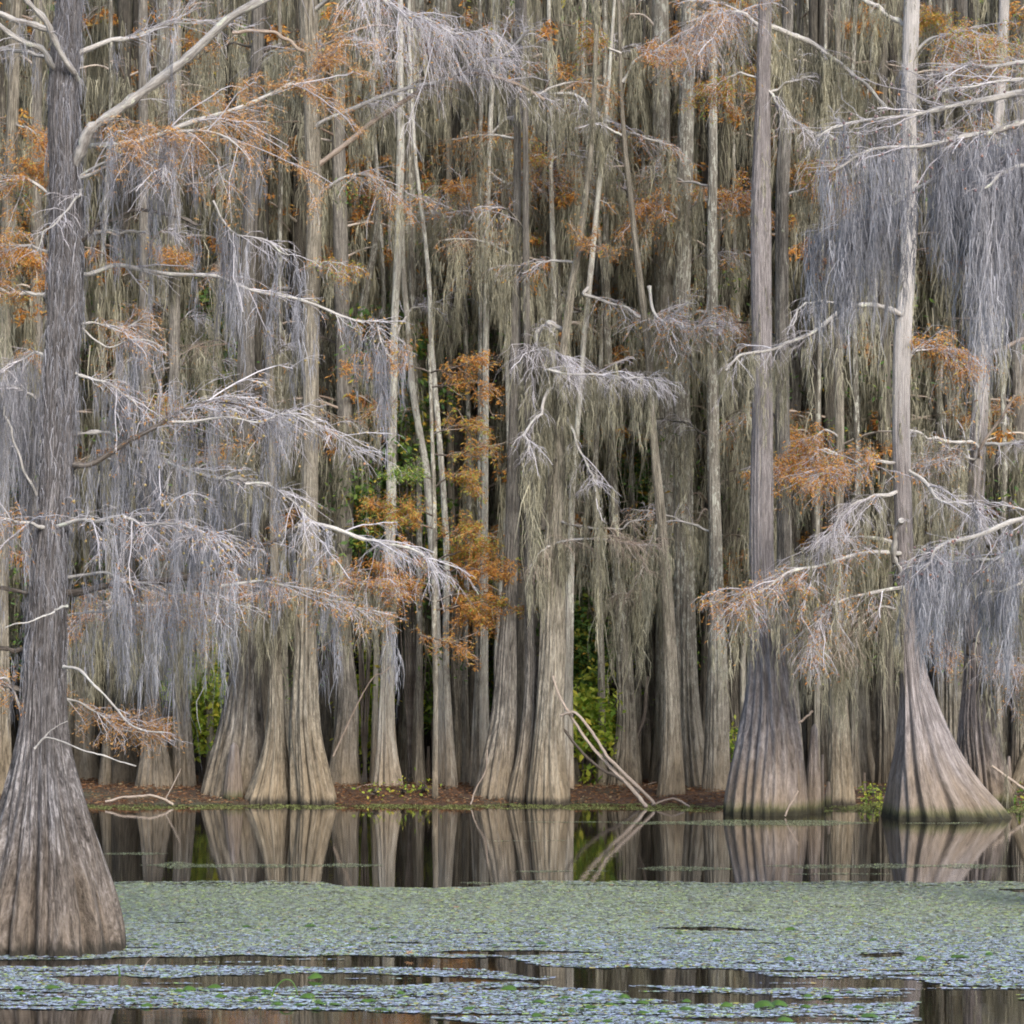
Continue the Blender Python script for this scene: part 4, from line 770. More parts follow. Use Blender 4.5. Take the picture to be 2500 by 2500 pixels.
# ================================================================== CYPRESS KNEES
def knee(label, px, base, top, w, seed):
    py0 = base; Y = 18000 / (py0 - HOR)
    sp = [(px, base, w), (px + w * 0.03, base - (base - top) * 0.45, w * 0.78), (px + w * 0.05, base - (base - top) * 0.8, w * 0.5), (px + w * 0.06, top + 2, w * 0.34), (px + w * 0.06, top, w * 0.12)]
    root, o, ax, yc = make_trunk(sp, Y, M['bark_ring'], lambda loc: empty('cypress_knee', loc, label, 'cypress knee', 'cypress knees along the bank'), seed, ntheta=40, nz=40, grooves=7, gdepth=.2, name='knee_wood')
knee('tallest cypress knee, a grey blunt spike beside the big grey cypress', 1985, 1986, 1768, 46, 1)
knee('stepped grey knee left of the tallest spike, against the big grey cypress', 1950, 1988, 1848, 52, 2)
knee('thin rust tipped knee right of the tallest spike', 2007, 1982, 1842, 14, 3)
knee('small pointed knee in front of the broad leaning grey cone', 569, 1961, 1813, 52, 4)
knee('low knee with an orange top left of the slim tan footed cypress', 2021, 1972, 1908, 20, 5)
knee('short knee left of the twisted foot trunk', 1085, 1930, 1842, 22, 6)
knee('stub knee in the dark gap right of the shaded trunk pair', 1045, 1925, 1822, 18, 7)
knee('upright knee at the far right beside the leaning log', 2462, 1950, 1846, 22, 8)
small = [(1000, 1925, 12), (868, 1926, 14), (893, 1928, 10), (1060, 1928, 16), (1430, 1938, 14), (1462, 1932, 12), (1420, 1930, 10), (1480, 1925, 14), (505, 1925, 10), (2110, 1950, 10), (2125, 1944, 12), (2195, 1950, 12), (1710, 1940, 14), (1722, 1936, 10), (930, 1934, 8), (1405, 1926, 12), (1510, 1930, 9)]
for i, (x, b, w) in enumerate(small):
    knee('short brown cypress knee poking from the litter between the bank trunks', x, b, b - rng.uniform(22, 70), w, 20 + i)

# ================================================================== STICKS
def stick(label, pts, w0, w1, Y, cat='fallen branch', name='fallen_branch', mat='driftwood', dy=0.0, twigs=0):
    P = np.array(pts, float); m = len(P)
    wp = np.array([W(p[0], p[1], Y + dy * i / (m - 1)) for i, p in enumerate(P)])
    root = wp[-1].copy(); n = m * 6
    path = smooth_path(wp, n) + np.cumsum(rng.normal(size=(n, 3)) * 0.004, 0)
    R = np.linspace(w0, w1, n) * 0.5 * Y / F * (1 + rng.normal(size=n) * 0.06)
    V, Q, U = tubes(path[None], R[None], 8)
    mb = MB(); mb.add(V, Q, U)
    if twigs:
        out, _ = twig_fan(path, R, twigs, 0.35, 0.1, 0.1, 2, 0.006)
        for v, q, u in out: mb.add(v, q, u)
    o = mb.obj(name, M[mat]); tag(o, label, cat)
    return o
stick('long bare pole propped from the central tree to the water, left of the crossing pair', [(1350, 1650), (1368, 1700), (1392, 1742), (1452, 1826), (1500, 1880), (1545, 1928), (1578, 1968)], 6, 10, 49.0, dy=-0.6)
stick('pinkish pole with a bent upper end lying against the first pole', [(1370, 1748), (1385, 1744), (1410, 1745), (1452, 1798), (1478, 1840), (1499, 1862), (1592, 1954), (1602, 1966)], 6, 9, 48.8, dy=-0.4)
stick('darker pole behind the two crossing poles', [(1370, 1775), (1410, 1825), (1452, 1866), (1517, 1907), (1560, 1940)], 6, 9, 50.5, mat='branch_dark')
stick('low arched stick lying at the foot of the smooth tan pole', [(1590, 1966), (1612, 1955), (1640, 1948), (1662, 1954), (1680, 1964)], 5, 5, 48.6)
stick('long curved stick lying along the water at the left bank', [(258, 1957), (298, 1947), (330, 1946), (363, 1943), (395, 1952), (418, 1968)], 6, 6, 48.8)
stick('short stick leaning on the ribbed cone at the left bank', [(405, 1950), (425, 1915), (442, 1882)], 3, 2, 48.8)
stick('thin wand leaning right beside the stout ribbed cypress', [(812, 1846), (850, 1760), (899, 1662), (930, 1640), (950, 1625)], 4, 2, 50.5, twigs=3)
stick('log leaning right at the right edge of the bank', [(2510, 1815), (2490, 1870), (2470, 1930), (2462, 1965)], 20, 24, 49.5, mat='bark_warm')
stick('thin stick crossing the leaning log at the right edge', [(2420, 1870), (2460, 1900), (2510, 1932)], 7, 6, 48.9)
stick('pale stick with an orange end leaning on the big grey cypress foot', [(1948, 1930), (1930, 1955), (1912, 1988)], 5, 4, 45.5)
stick('stick poking from the gap left of the tallest knee', [(1985, 1735), (1968, 1755), (1950, 1768)], 6, 6, 49.5)
stick('thin dark wand bowed against the left flank of the central cypress', [(1190, 1830), (1185, 1880), (1160, 1930), (1149, 1965)], 3, 4, 48.9, mat='driftwood')
stick('brown forked dead limb in the shade left of the smooth tan pole', [(1580, 1650), (1570, 1750), (1540, 1840), (1545, 1890)], 9, 12, 53.0, mat='branch_dark', twigs=8)
for i in range(34):
    x = rng.choice([rng.uniform(800, 1180), rng.uniform(1380, 1640), rng.uniform(2060, 2260), rng.uniform(200, 520)]); y0 = rng.uniform(1928, 1950)
    a = rng.uniform(-0.5, 0.5); L = rng.uniform(25, 80)
    o = stick('short dead stick lying in the rust litter of the bank', [(x, y0), (x + L * 0.5, y0 - a * L * 0.5 - 4), (x + L, y0 - a * L)], 3, 2, 18000 / (y0 - HOR) * 0.985, cat='stick', name='dead_stick')
    o['group'] = 'dead sticks scattered in the bank litter'

# ================================================================== SHRUBS
def shrub(label, cx, cy, hw, hh, Y, mat, n, ls=0.075, base=None, name='leafy_shrub'):
    k = Y / F
    c = W(cx, cy, Y); zb = 0.15
    root = empty(name, (c[0], Y, zb), label, 'shrub')
    m = 9; top = c[2] + hh * k
    ang = rng.uniform(0, 6.28, m); rr = rng.uniform(0.2, 1, m)
    P = np.zeros((m, 8, 3)); t = np.linspace(0, 1, 8)
    for i in range(m):
        ex, ey, ez = c[0] + np.cos(ang[i]) * rr[i] * hw * k, Y + np.sin(ang[i]) * rr[i] * 0.6, c[2] + rng.uniform(-0.3, 1) * hh * k
        P[i, :, 0] = c[0] + (ex - c[0]) * t ** 1.3 + rng.normal(size=8) * 0.02; P[i, :, 1] = Y + (ey - Y) * t; P[i, :, 2] = zb + (ez - zb) * t ** 0.9
    V, Q, U = tubes(P, np.repeat(np.linspace(0.02, 0.006, 8)[None], m, 0), 5)
    mb = MB(); mb.add(V, Q, U); mb.obj('stems', M['branch_dark'], root)
    # clumps
    nc = max(8, n // 45); cc = rng.normal(size=(nc, 3)) * np.array([hw * k * 0.5, 0.35, hh * k * 0.5]) + c
    i = rng.integers(0, nc, n); C = cc[i] + rng.normal(size=(n, 3)) * 0.12
    Dv = rdir(n); Dv[:, 2] = Dv[:, 2] * 0.5 - 0.45; Dv /= np.linalg.norm(Dv, axis=1, keepdims=True)
    Uv = np.cross(Dv, rdir(n)); Uv[:, 2] *= 0.4; Uv /= np.linalg.norm(Uv, axis=1, keepdims=True)
    L = ls * rng.uniform(0.5, 1.5, n)
    v, q = blades(C, Dv, Uv, L, L * 0.26)
    mb = MB(); mb.add(v, q); mb.obj('foliage', M[mat], root, False)
shrub('bright yellow green broadleaf shrub left of the broad grey cone', 490, 1690, 50, 130, 53.4, 'bright', 3000, 0.13)
shrub('small yellow leaf sprig between two ribbed trunks on the left bank', 408, 1700, 16, 40, 53, 'bright', 160, 0.12)
shrub('green shrub strip between the grey cone and the double cone cypress', 648, 1690, 16, 110, 55, 'green', 600, 0.12)
shrub('green shrub with yellow specks between the ribbed cypress and the thin blotched cypress', 885, 1730, 46, 140, 54.8, 'bright', 2600, 0.12)
shrub('green shrub behind the twin pale stems left of the centre', 1060, 1690, 30, 120, 56, 'green', 900, 0.11)
shrub('small green shrub behind the central fluted cypress, left side', 1195, 1700, 22, 110, 57, 'green', 500, 0.11)
shrub('glowing yellow green shrub right of the central trees behind the crossing poles', 1438, 1765, 62, 100, 53.2, 'bright', 2300, 0.13)
shrub('dark green bush above the glowing shrub', 1420, 1600, 80, 150, 55, 'darkleaf', 4200, 0.12)
shrub('thin yellow green shrub left of the smooth tan pole', 1575, 1730, 28, 90, 56, 'bright', 700, 0.12)
shrub('green sprig beside the big grey cypress, left side', 1795, 1795, 14, 36, 53, 'bright', 200, 0.10)
shrub('low green weeds right of the slim tan footed cypress', 2125, 1940, 34, 14, 50.5, 'bright', 200, 0.06)
shrub('low green weeds at the foot of the leaning log', 2470, 1945, 30, 18, 50, 'green', 260, 0.07)
shrub('tiny bright seedling on the bank left of the thin blotched cypress', 915, 1935, 8, 12, 50.2, 'bright', 60, 0.07, name='seedling')
shrub('tiny bright seedling on the bank right of the thin blotched cypress', 985, 1930, 8, 10, 50.4, 'bright', 50, 0.07, name='seedling')
shrub('tiny bright seedling left of the twisted foot trunk', 1035, 1925, 7, 8, 50.6, 'bright', 46, 0.07, name='seedling')
shrub('dark green sapling thicket high behind the thin blotched cypress, left', 930, 1130, 80, 260, 55.0, 'darkleaf', 6500, 0.12, name='understory_bush')
shrub('sparse leafy sapling crown between the thin blotched cypress and the pale poles', 1000, 1020, 90, 230, 53.6, 'darkleaf', 1500, 0.12, name='understory_bush')
shrub('sparse yellow flecked sapling left of the thin blotched cypress at mid height', 890, 1230, 50, 130, 53.6, 'darkleaf', 900, 0.12, name='understory_bush')
shrub('sparse green sapling crown left of the broad grey cone, high up', 500, 900, 60, 120, 53.4, 'darkleaf', 700, 0.12, name='understory_bush')
shrub('dark green thicket behind the sapling tiers of rust leaves', 1020, 1350, 80, 160, 54.6, 'darkleaf', 2600, 0.12, name='understory_bush')
shrub('dark green foliage column behind the left mossy limbs', 510, 860, 50, 140, 54.5, 'darkleaf', 3000, 0.12, name='understory_bush')
shrub('dark green foliage with yellow flecks left of the lichen trunk, right of centre', 1610, 1250, 50, 190, 55, 'darkleaf', 3200, 0.12, name='understory_bush')
shrub('dark green foliage between the dark ribbed trunk and the big grey cypress', 1818, 1350, 20, 200, 56, 'darkleaf', 1200, 0.12, name='understory_bush')
shrub('dim green foliage right of the central moss curtains', 1500, 1180, 60, 120, 57, 'darkleaf', 2600, 0.12, name='understory_bush')
shrub('dim green foliage low behind the left bank trunks', 560, 1650, 200, 160, 57.5, 'darkleaf', 4000, 0.12, name='understory_bush')

# ================================================================== BACKGROUND TREES (copied prototypes)
def proto(seed, lichen):
    r = np.random.default_rng(seed)
    w = r.uniform(0.20, 0.36); Yp = 60.0; kp = F / Yp
    px = 1250; spec = []
    for z, s in ((0, r.uniform(2.0, 3.0)), (0.6, 1.7), (1.6, 1.3), (3, 1.1), (6, 1.0), (12, 0.8), (20, 0.55)):
        spec.append((px + r.normal() * 8 * (z > 1), HOR + (H - z) * kp, w * s * kp))
    mats = ['bark_dim', 'bark_lichen', 'bark_dim', 'bark_grey']
    T = tree('background cypress trunk hung with moss', spec, mats[seed % 4], y=Yp, seed=seed, ntheta=28)
    root = T['root']; Yc = T['Y']
    As = []; tw = MB(); lf = MB()
    for z in np.concatenate([r.uniform(3.8, 15, 21)]):
        c, rad = T['axis'](z); a = r.uniform(0, 2 * np.pi); L = r.uniform(0.5, 1.7)
        e = c + np.array([np.cos(a) * L, np.sin(a) * L, r.uniform(-0.2, 0.4)])
        path = smooth_path([c, (c + e) / 2 + np.array([0, 0, 0.15]), e], 8)
        v, q, u = tubes(path[None], np.linspace(0.028, 0.01, 8)[None], 5); tw.add(v, q, u)
        k = int(r.integers(3, 9)); As.append(path[r.integers(2, 8, k)] + r.normal(size=(k, 3)) * 0.1)
        out, tp = twig_fan(path, None, 6, 0.5, 0.4, 0.2, 2, 0.006)
        for v, q, u in out: tw.add(v, q, u)
        if r.uniform() < 0.32:
            v, q = fronds(tp, 170, 0.12, 0.016); lf.add(v, q)
    tw.obj('twigs', M['twig_brown'], root)['kind'] = 'stuff'  # holds the tree's branches merged with their twigs
    A_ = np.concatenate(As)
    v, q = moss_strands(A_, r.uniform(0.6, 2.2, len(A_)), 0.085, 17, 0.016, S=3, wl=0.36)
    mb = MB(); mb.add(v, q); mb.obj('hanging_moss', M['moss_beige'], root)['kind'] = 'stuff'
    lf.obj('foliage', M['rust'], root, False)
    if seed % 3 != 1:
        gl = MB()
        for q_ in range(16):
            z = r.uniform(2.0, 11); c, rad = T['axis'](z); c = c + np.array([r.normal() * 0.5, r.normal() * 0.5, 0]); nn = 70
            C = c + r.normal(size=(nn, 3)) * np.array([0.28, 0.28, 0.16]); Dv = rdir(nn); Dv[:, 2] = Dv[:, 2] * 0.4 - 0.4
            v, q = blades(C, Dv, rdir(nn), r.uniform(0.06, 0.15, nn), r.uniform(0.012, 0.03, nn)); gl.add(v, q)
        gl.obj('vine_leaves', M['darkleaf'], root, False)
    return T
protos = [proto(s, s % 2) for s in range(100, 109)]
spots = []
ys = 53.5
while ys < 86:
    half = ys * 0.175 * 1.12 + 1.0
    step = 1.30 if ys < 66 else 1.6
    x = -half + rng.uniform(0, step)
    while x < half:
        spots.append((x + rng.normal() * 0.25, ys + rng.uniform(-0.6, 0.6))); x += step * rng.uniform(0.7, 1.35)
    ys += 2.1 if ys < 66 else 3.0
mid_px = [205, 250, 335, 405, 700, 1010, 1150, 1310, 1560, 1615, 1720, 1770, 1822, 1955, 1975, 2075, 2135, 2185, 2330, 2445, 2480]
for q_ in mid_px:
    yy = rng.uniform(55.0, 57.5); spots.append(((q_ - 1250) * yy / F, yy))
n_mid2 = 0
for q_ in [335, 725, 1005, 1150, 1975, 2190]:
    yy = rng.uniform(54.0, 55.5); spots.append(((q_ - 1250) * yy / F, yy)); n_mid2 += 1
mid_px = mid_px + [0] * n_mid2
names_bg = {}
def dup(T, x, y, rz, s, label, group):
    src = T['root']; c = src.copy(); COL.objects.link(c)
    c.location = (x, y, 0); c.rotation_euler = (rng.normal() * 0.012, rng.normal() * 0.018, rz); c.scale = (s * rng.uniform(0.85, 1.2), ) * 2 + (1.0,)
    c['label'] = label; c['group'] = group
    for ch in src.children:
        d = ch.copy(); COL.objects.link(d); d.parent = c
    return c
# clear windows where shrubs show
wins = [(440, 540, 60), (640, 655, 60), (855, 925, 62), (960, 1110, 58), (1395, 1500, 62), (1565, 1585, 60), (1600, 1625, 60), (1810, 1825, 60)]
kept = 0
for i, (x, y) in enumerate(spots):
    px = 1250 + x * F / y
    if any(y < m and a - 4 < px < b + 4 for a, b, m in wins) and i < len(spots) - len(mid_px): continue
    T = protos[kept % len(protos)]
    if y < 60: lab, g = 'slim mossy cypress in the shade directly behind the bank row of trees', 'shaded cypresses behind the bank row'
    elif y < 70: lab, g = 'dim brown cypress half hidden by moss deep among the trees', 'dim cypresses deep in the wood'
    else: lab, g = 'faint far cypress stem showing in the gaps between nearer trunks', 'far cypress stems at the back'
    if kept < len(protos):
        o = T['root']; o.location = (x, y, 0); o['label'] = lab; o['group'] = g; o.rotation_euler = (0, 0, rng.uniform(0, 6.28))
    else: dup(T, x, y, rng.uniform(0, 6.28), rng.uniform(0.75, 1.25), lab, g)
    kept += 1
print('background trees', kept)

# far wood that closes the view, and an unseen canopy added for shade
def ribbon_field(name, n, xr, yr, zr, L, w, mat, sub=14):
    A_ = np.stack([rng.uniform(*xr, n), rng.uniform(*yr, n), rng.uniform(*zr, n)], -1)
    v, q = moss_strands(A_, rng.uniform(*L, n), 0.25, sub, w, S=4)
    mb = MB(); mb.add(v, q); o = mb.obj(name, M[mat]); o['kind'] = 'stuff'; return o
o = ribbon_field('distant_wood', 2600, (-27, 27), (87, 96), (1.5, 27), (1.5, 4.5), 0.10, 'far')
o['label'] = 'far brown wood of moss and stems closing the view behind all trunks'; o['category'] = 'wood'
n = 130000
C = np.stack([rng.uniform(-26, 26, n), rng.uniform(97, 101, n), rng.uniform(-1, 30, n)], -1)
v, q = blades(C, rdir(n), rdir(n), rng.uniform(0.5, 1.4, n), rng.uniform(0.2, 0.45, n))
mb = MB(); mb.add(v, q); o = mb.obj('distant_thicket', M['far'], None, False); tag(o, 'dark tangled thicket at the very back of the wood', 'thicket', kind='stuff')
n = 9000
cl = np.stack([rng.uniform(-22, 22, 420), rng.uniform(48, 98, 420), rng.uniform(17.5, 24, 420)], -1)
C = cl[rng.integers(0, 420, n)] + rng.normal(size=(n, 3)) * np.array([0.9, 0.9, 0.5])
v, q = blades(C, rdir(n), rdir(n), rng.uniform(0.25, 0.6, n), rng.uniform(0.06, 0.15, n))
mb = MB(); mb.add(v, q); o = mb.obj('shade_canopy', M['darkleaf'], None, False); tag(o, 'unseen leaf canopy added above the wood to shade it', 'shade_canopy', kind='stuff')

# ================================================================== GROUND, WATER
nx, ny = 140, 160
gx = np.concatenate([np.linspace(-400, -20, 20)[:-1], np.linspace(-20, 20, nx), np.linspace(20, 400, 20)[1:]])
gy = np.concatenate([np.linspace(-40, 42, 12)[:-1], np.linspace(42, 62, ny), np.linspace(62, 600, 40)[1:]])
GX, GY = np.meshgrid(gx, gy)
edge = 49.45 + 0.22 * np.sin(GX * 1.3) + 0.15 * np.sin(GX * 3.1 + 1) + 0.9 * np.clip((GX - 3.6) / 1.2, 0, 1) * 1.0
GZ = np.where(GY < edge, np.maximum(-1.2, (GY - edge) * 0.25), np.minimum(0.16, (GY - edge) * 0.10)) + np.where(GY > 60, (GY - 60) * 0.002, 0)
GZ = GZ + (GY > edge) * (0.02 * np.sin(GX * 5 + GY * 3) + 0.018 * np.sin(GX * 9.3 - GY * 6.1))
V = np.stack([GX, GY, GZ], -1).reshape(-1, 3); idx = np.arange(len(V)).reshape(GX.shape)
Q = np.stack([idx[:-1, :-1], idx[:-1, 1:], idx[1:, 1:], idx[1:, :-1]], -1).reshape(-1, 4)
o = mesh_obj('ground', V, Q, M['ground']); o['kind'] = 'structure'
V = np.array([(-400, -40, 0), (400, -40, 0), (400, 52.0, 0), (-400, 52.0, 0)], float)
o = mesh_obj('water', V, np.array([[0, 1, 2, 3]]), M['water'], smooth=False); o['kind'] = 'structure'

# litter
n = 42000
x = rng.uniform(-13, 13, n); y = 49.2 + rng.uniform(0, 1, n) ** 1.4 * 8; 
e = 49.45 + 0.22 * np.sin(x * 1.3) + 0.15 * np.sin(x * 3.1 + 1) + 0.9 * np.clip((x - 3.6) / 1.2, 0, 1)
ok = y > e - 0.05; x, y, e = x[ok], y[ok], e[ok]; n = len(x)
z = np.minimum(0.16, (y - e) * 0.10) + 0.01 + rng.uniform(0, 0.05, n)
Dv = rdir(n); Dv[:, 2] *= 0.25; Uv = rdir(n)
v, q = blades(np.stack([x, y, z], -1), Dv, Uv, rng.uniform(0.04, 0.12, n), rng.uniform(0.006, 0.014, n))
mb = MB(); mb.add(v, q); o = mb.obj('leaf_litter', M['litter'], None, False); tag(o, 'rust brown needle litter covering the bank', 'leaf litter', kind='stuff')

# floating leaves --------------------------------------------------
def inpoly(px, py, poly):
    c = np.zeros(len(px), bool); P = poly
    for i in range(len(P)):
        x1, y1 = P[i]; x2, y2 = P[i - 1]
        c ^= ((y1 > py) != (y2 > py)) & (px < (x2 - x1) * (py - y1) / ((y2 - y1) + 1e-9) + x1)
    return c
def vnoise(x, y, seed):
    xi = np.floor(x).astype(int); yi = np.floor(y).astype(int); fx = x - xi; fy = y - yi
    fx = fx * fx * (3 - 2 * fx); fy = fy * fy * (3 - 2 * fy)
    def h(a, b): 
        s = np.sin(a * 127.1 + b * 311.7 + seed * 74.7) * 43758.5453; return s - np.floor(s)
    return (h(xi, yi) * (1 - fx) + h(xi + 1, yi) * fx) * (1 - fy) + (h(xi, yi + 1) * (1 - fx) + h(xi + 1, yi + 1) * fx) * fy
WATER_OPEN = [  # photo outlines of the open leads, turned into places on the lake
    [(-300, 2344), (200, 2342), (330, 2337), (620, 2335), (1000, 2337), (1250, 2337), (1300, 2358), (1500, 2364), (1800, 2364), (1870, 2386), (2200, 2390), (2300, 2404), (2300, 2416), (2180, 2416), (1900, 2414), (1600, 2410), (1400, 2404), (1250, 2378), (1180, 2368), (900, 2364), (620, 2362), (420, 2358), (100, 2360), (-300, 2360)],
    [(120, 2388), (300, 2384), (440, 2386), (560, 2378), (900, 2378), (1100, 2384), (1250, 2392), (1300, 2398), (1000, 2404), (700, 2410), (400, 2412), (150, 2400)],
    [(1250, 2392), (1500, 2396), (1700, 2428), (2000, 2432), (2250, 2434), (2280, 2444), (2220, 2452), (1950, 2450), (1700, 2448), (1540, 2440), (1500, 2420), (1300, 2404)],
    [(-400, 2464), (300, 2463), (700, 2466), (900, 2467), (1000, 2474), (1240, 2476), (1060, 2484), (1180, 2500), (1300, 2520), (1300, 2900), (-400, 2900)],
    [(2200, 2418), (2350, 2414), (2520, 2440), (3000, 2440), (3000, 2900), (2150, 2900), (2180, 2505), (2250, 2490), (2210, 2470), (2260, 2452), (2210, 2440)],
    [(2300, 2408), (2420, 2410), (2600, 2420), (2600, 2436), (2400, 2428)],
    [(2080, 2331), (2200, 2330), (2230, 2334), (2160, 2340), (2100, 2338)],
    [(1600, 2264), (1800, 2266), (1880, 2271), (1700, 2275)],
    [(2440, 2172), (2600, 2172), (2600, 2182), (2460, 2178)],
    [(1000, 2326), (1300, 2322), (1500, 2330), (1300, 2334), (1100, 2332)],
    [(1600, 2482), (2000, 2488), (2200, 2500), (1700, 2496)],
]
def density(px, py):
    X = (px - 1250) * 18000.0 / (py - HOR) / F; Y = 18000.0 / (py - HOR)
    edge_n = vnoise(X * 1.3, X * 0 + 3, 5) * 10 + vnoise(X * 6, X * 0 + 9, 6) * 5
    d = ((py > 2148 + edge_n) & (py < 2700)).astype(float)
    d *= ~(py < 2150 + edge_n * 0.5 + 14 * np.clip((px - 780) / 60, 0, 1) * np.clip((1270 - px) / 90, 0, 1))
    st = vnoise(X * 0.9, Y * 9, 11) * 0.6 + vnoise(X * 3.2, Y * 22, 12) * 0.4
    openf = np.zeros(len(px), bool)
    jx = (vnoise(X * 3, Y * 12, 21) - 0.5) * 40; jy = (vnoise(X * 2.2, Y * 3, 22) - 0.5) * 7
    for P in WATER_OPEN: openf |= inpoly(px + jx, py + jy, P)
    d *= np.where((st * 26 + 2150 > py), (rng.uniform(size=len(px)) < 0.25), 1.0)
    d[openf] = 0.0
    # broken streaks of leaf inside the leads
    d[openf & (st > 0.78) & (py < 2470)] = 0.8
    d[(~openf) & (st < np.interp(py, [2150, 2300, 2400, 2500], [0.15, 0.2, 0.31, 0.33]))] *= 0.05
    return d
def leaf_mat(name, n, py0, py1, size, mat, label, dens, tilt=0.16, lift=0.004):
    Y = rng.uniform(18000 / (py1 - HOR), 18000 / (py0 - HOR), n)
    half = Y * 0.1736 * 1.35
    X = rng.uniform(-1, 1, n) * half
    wgt = half / half.max(); keep = rng.uniform(size=n) < wgt; X, Y = X[keep], Y[keep]
    px = 1250 + X * F / Y; py = HOR + 18000 / Y
    k = rng.uniform(size=len(X)) < dens(px, py); X, Y = X[k], Y[k]; n = len(X)
    s = size[0] + (size[1] - size[0]) * rng.uniform(0, 1, n) ** 3.0
    tl = tilt * np.clip(0.010 / s, 0.2, 1.3)
    th = rng.uniform(0, 6.28, n)
    nrm = np.stack([rng.normal(size=n) * tl, rng.normal(size=n) * tl, np.ones(n)], -1)
    a = np.stack([np.cos(th), np.sin(th), np.zeros(n)], -1); b = np.stack([-np.sin(th), np.cos(th), np.zeros(n)], -1)
    a[:, 2] = -(a[:, 0] * nrm[:, 0] + a[:, 1] * nrm[:, 1]); b[:, 2] = -(b[:, 0] * nrm[:, 0] + b[:, 1] * nrm[:, 1])
    C = np.stack([X, Y, lift + rng.uniform(0, 0.003, n) + s * tl * 0.35], -1)
    asp = rng.uniform(0.5, 0.95, n)
    c6 = [(1, 0), (.1, .95), (-1, .1), (-.1, -.95)]
    V = np.stack([C + a * (s * cx)[:, None] + b * (s * cy * asp)[:, None] for cx, cy in c6], 1).reshape(-1, 3)
    Q = np.arange(len(V)).reshape(-1, 4)
    mb = MB(); mb.add(V, Q); o = mb.obj(name, M[mat], None, False); tag(o, label, 'floating leaves', kind='stuff'); print(name, n)
leaf_mat('floating_leaves', 960000, 2145, 2345, (0.006, 0.045), 'mat', 'grey green carpet of small floating leaves across the near water', lambda a, b: density(a, b) * np.clip((2350 - b - 30 * vnoise(a / 200, b / 14, 31)) / 110, 0.12, 1), 0.13)
leaf_mat('near_floating_leaves', 550000, 2200, 2560, (0.006, 0.042), 'mat_near', 'bluish carpet of small floating leaves nearest the camera, broken by open leads', lambda a, b: density(a, b) * np.clip((b - 2230 + 30 * vnoise(a / 200, b / 14, 31)) / 90, 0.0, 1), 0.13)
STR = [(200, 420, 2082, 2087), (340, 940, 2106, 2121), (1240, 1410, 2125, 2130), (1430, 1490, 2124, 2128), (1550, 1790, 2116, 2127), (1850, 2510, 2110, 2120), (1920, 2180, 2132, 2136), (2210, 2520, 2156, 2164), (1120, 1390, 2153, 2159), (1500, 2140, 2004, 2015), (1250, 1560, 2006, 2009), (1180, 1400, 2052, 2053), (2200, 2410, 2008, 2011), (2480, 2600, 2136, 2139)]
def dstreak(px, py):
    d = np.zeros(len(px)); X = px / 60.0
    for a, b, c, e in STR:
        mid = (c + e) / 2; hh = (e - c) / 2 * np.clip(np.sin(np.clip((px - a) / (b - a), 0, 1) * np.pi) * 2, 0, 1) * (0.3 + 1.1 * vnoise(X, X * 0 + a, 3))
        d = np.maximum(d, ((px > a) & (px < b) & (np.abs(py - mid + 2 * (vnoise(X * 0.7, X * 0 + c, 4) - .5)) < hh)).astype(float))
    return d
leaf_mat('leaf_streaks', 740000, 1998, 2170, (0.007, 0.016), 'streak', 'thin yellow green streaks of leaves floating on the dark water', dstreak, 0.10, 0.002)
def dbank(px, py):
    X = px / 40.0
    hi = 1973 + 4 * vnoise(X, X * 0, 1) + np.interp(px, [0, 1300, 1700, 2500], [2, 0, 6, 10])
    lo = np.interp(px, [0, 900, 1700, 2500], [1962, 1964, 1964, 1974]) - 14 * vnoise(X * 1.4, X * 0, 2)
    return ((py < hi) & (py > lo) & (vnoise(X * 2, py * 0.5, 7) > 0.3)).astype(float)
leaf_mat('duckweed_fringe', 200000, 1950, 1996, (0.008, 0.02), 'duck', 'yellow green duckweed fringe along the foot of the bank', dbank, 0.22, 0.003)

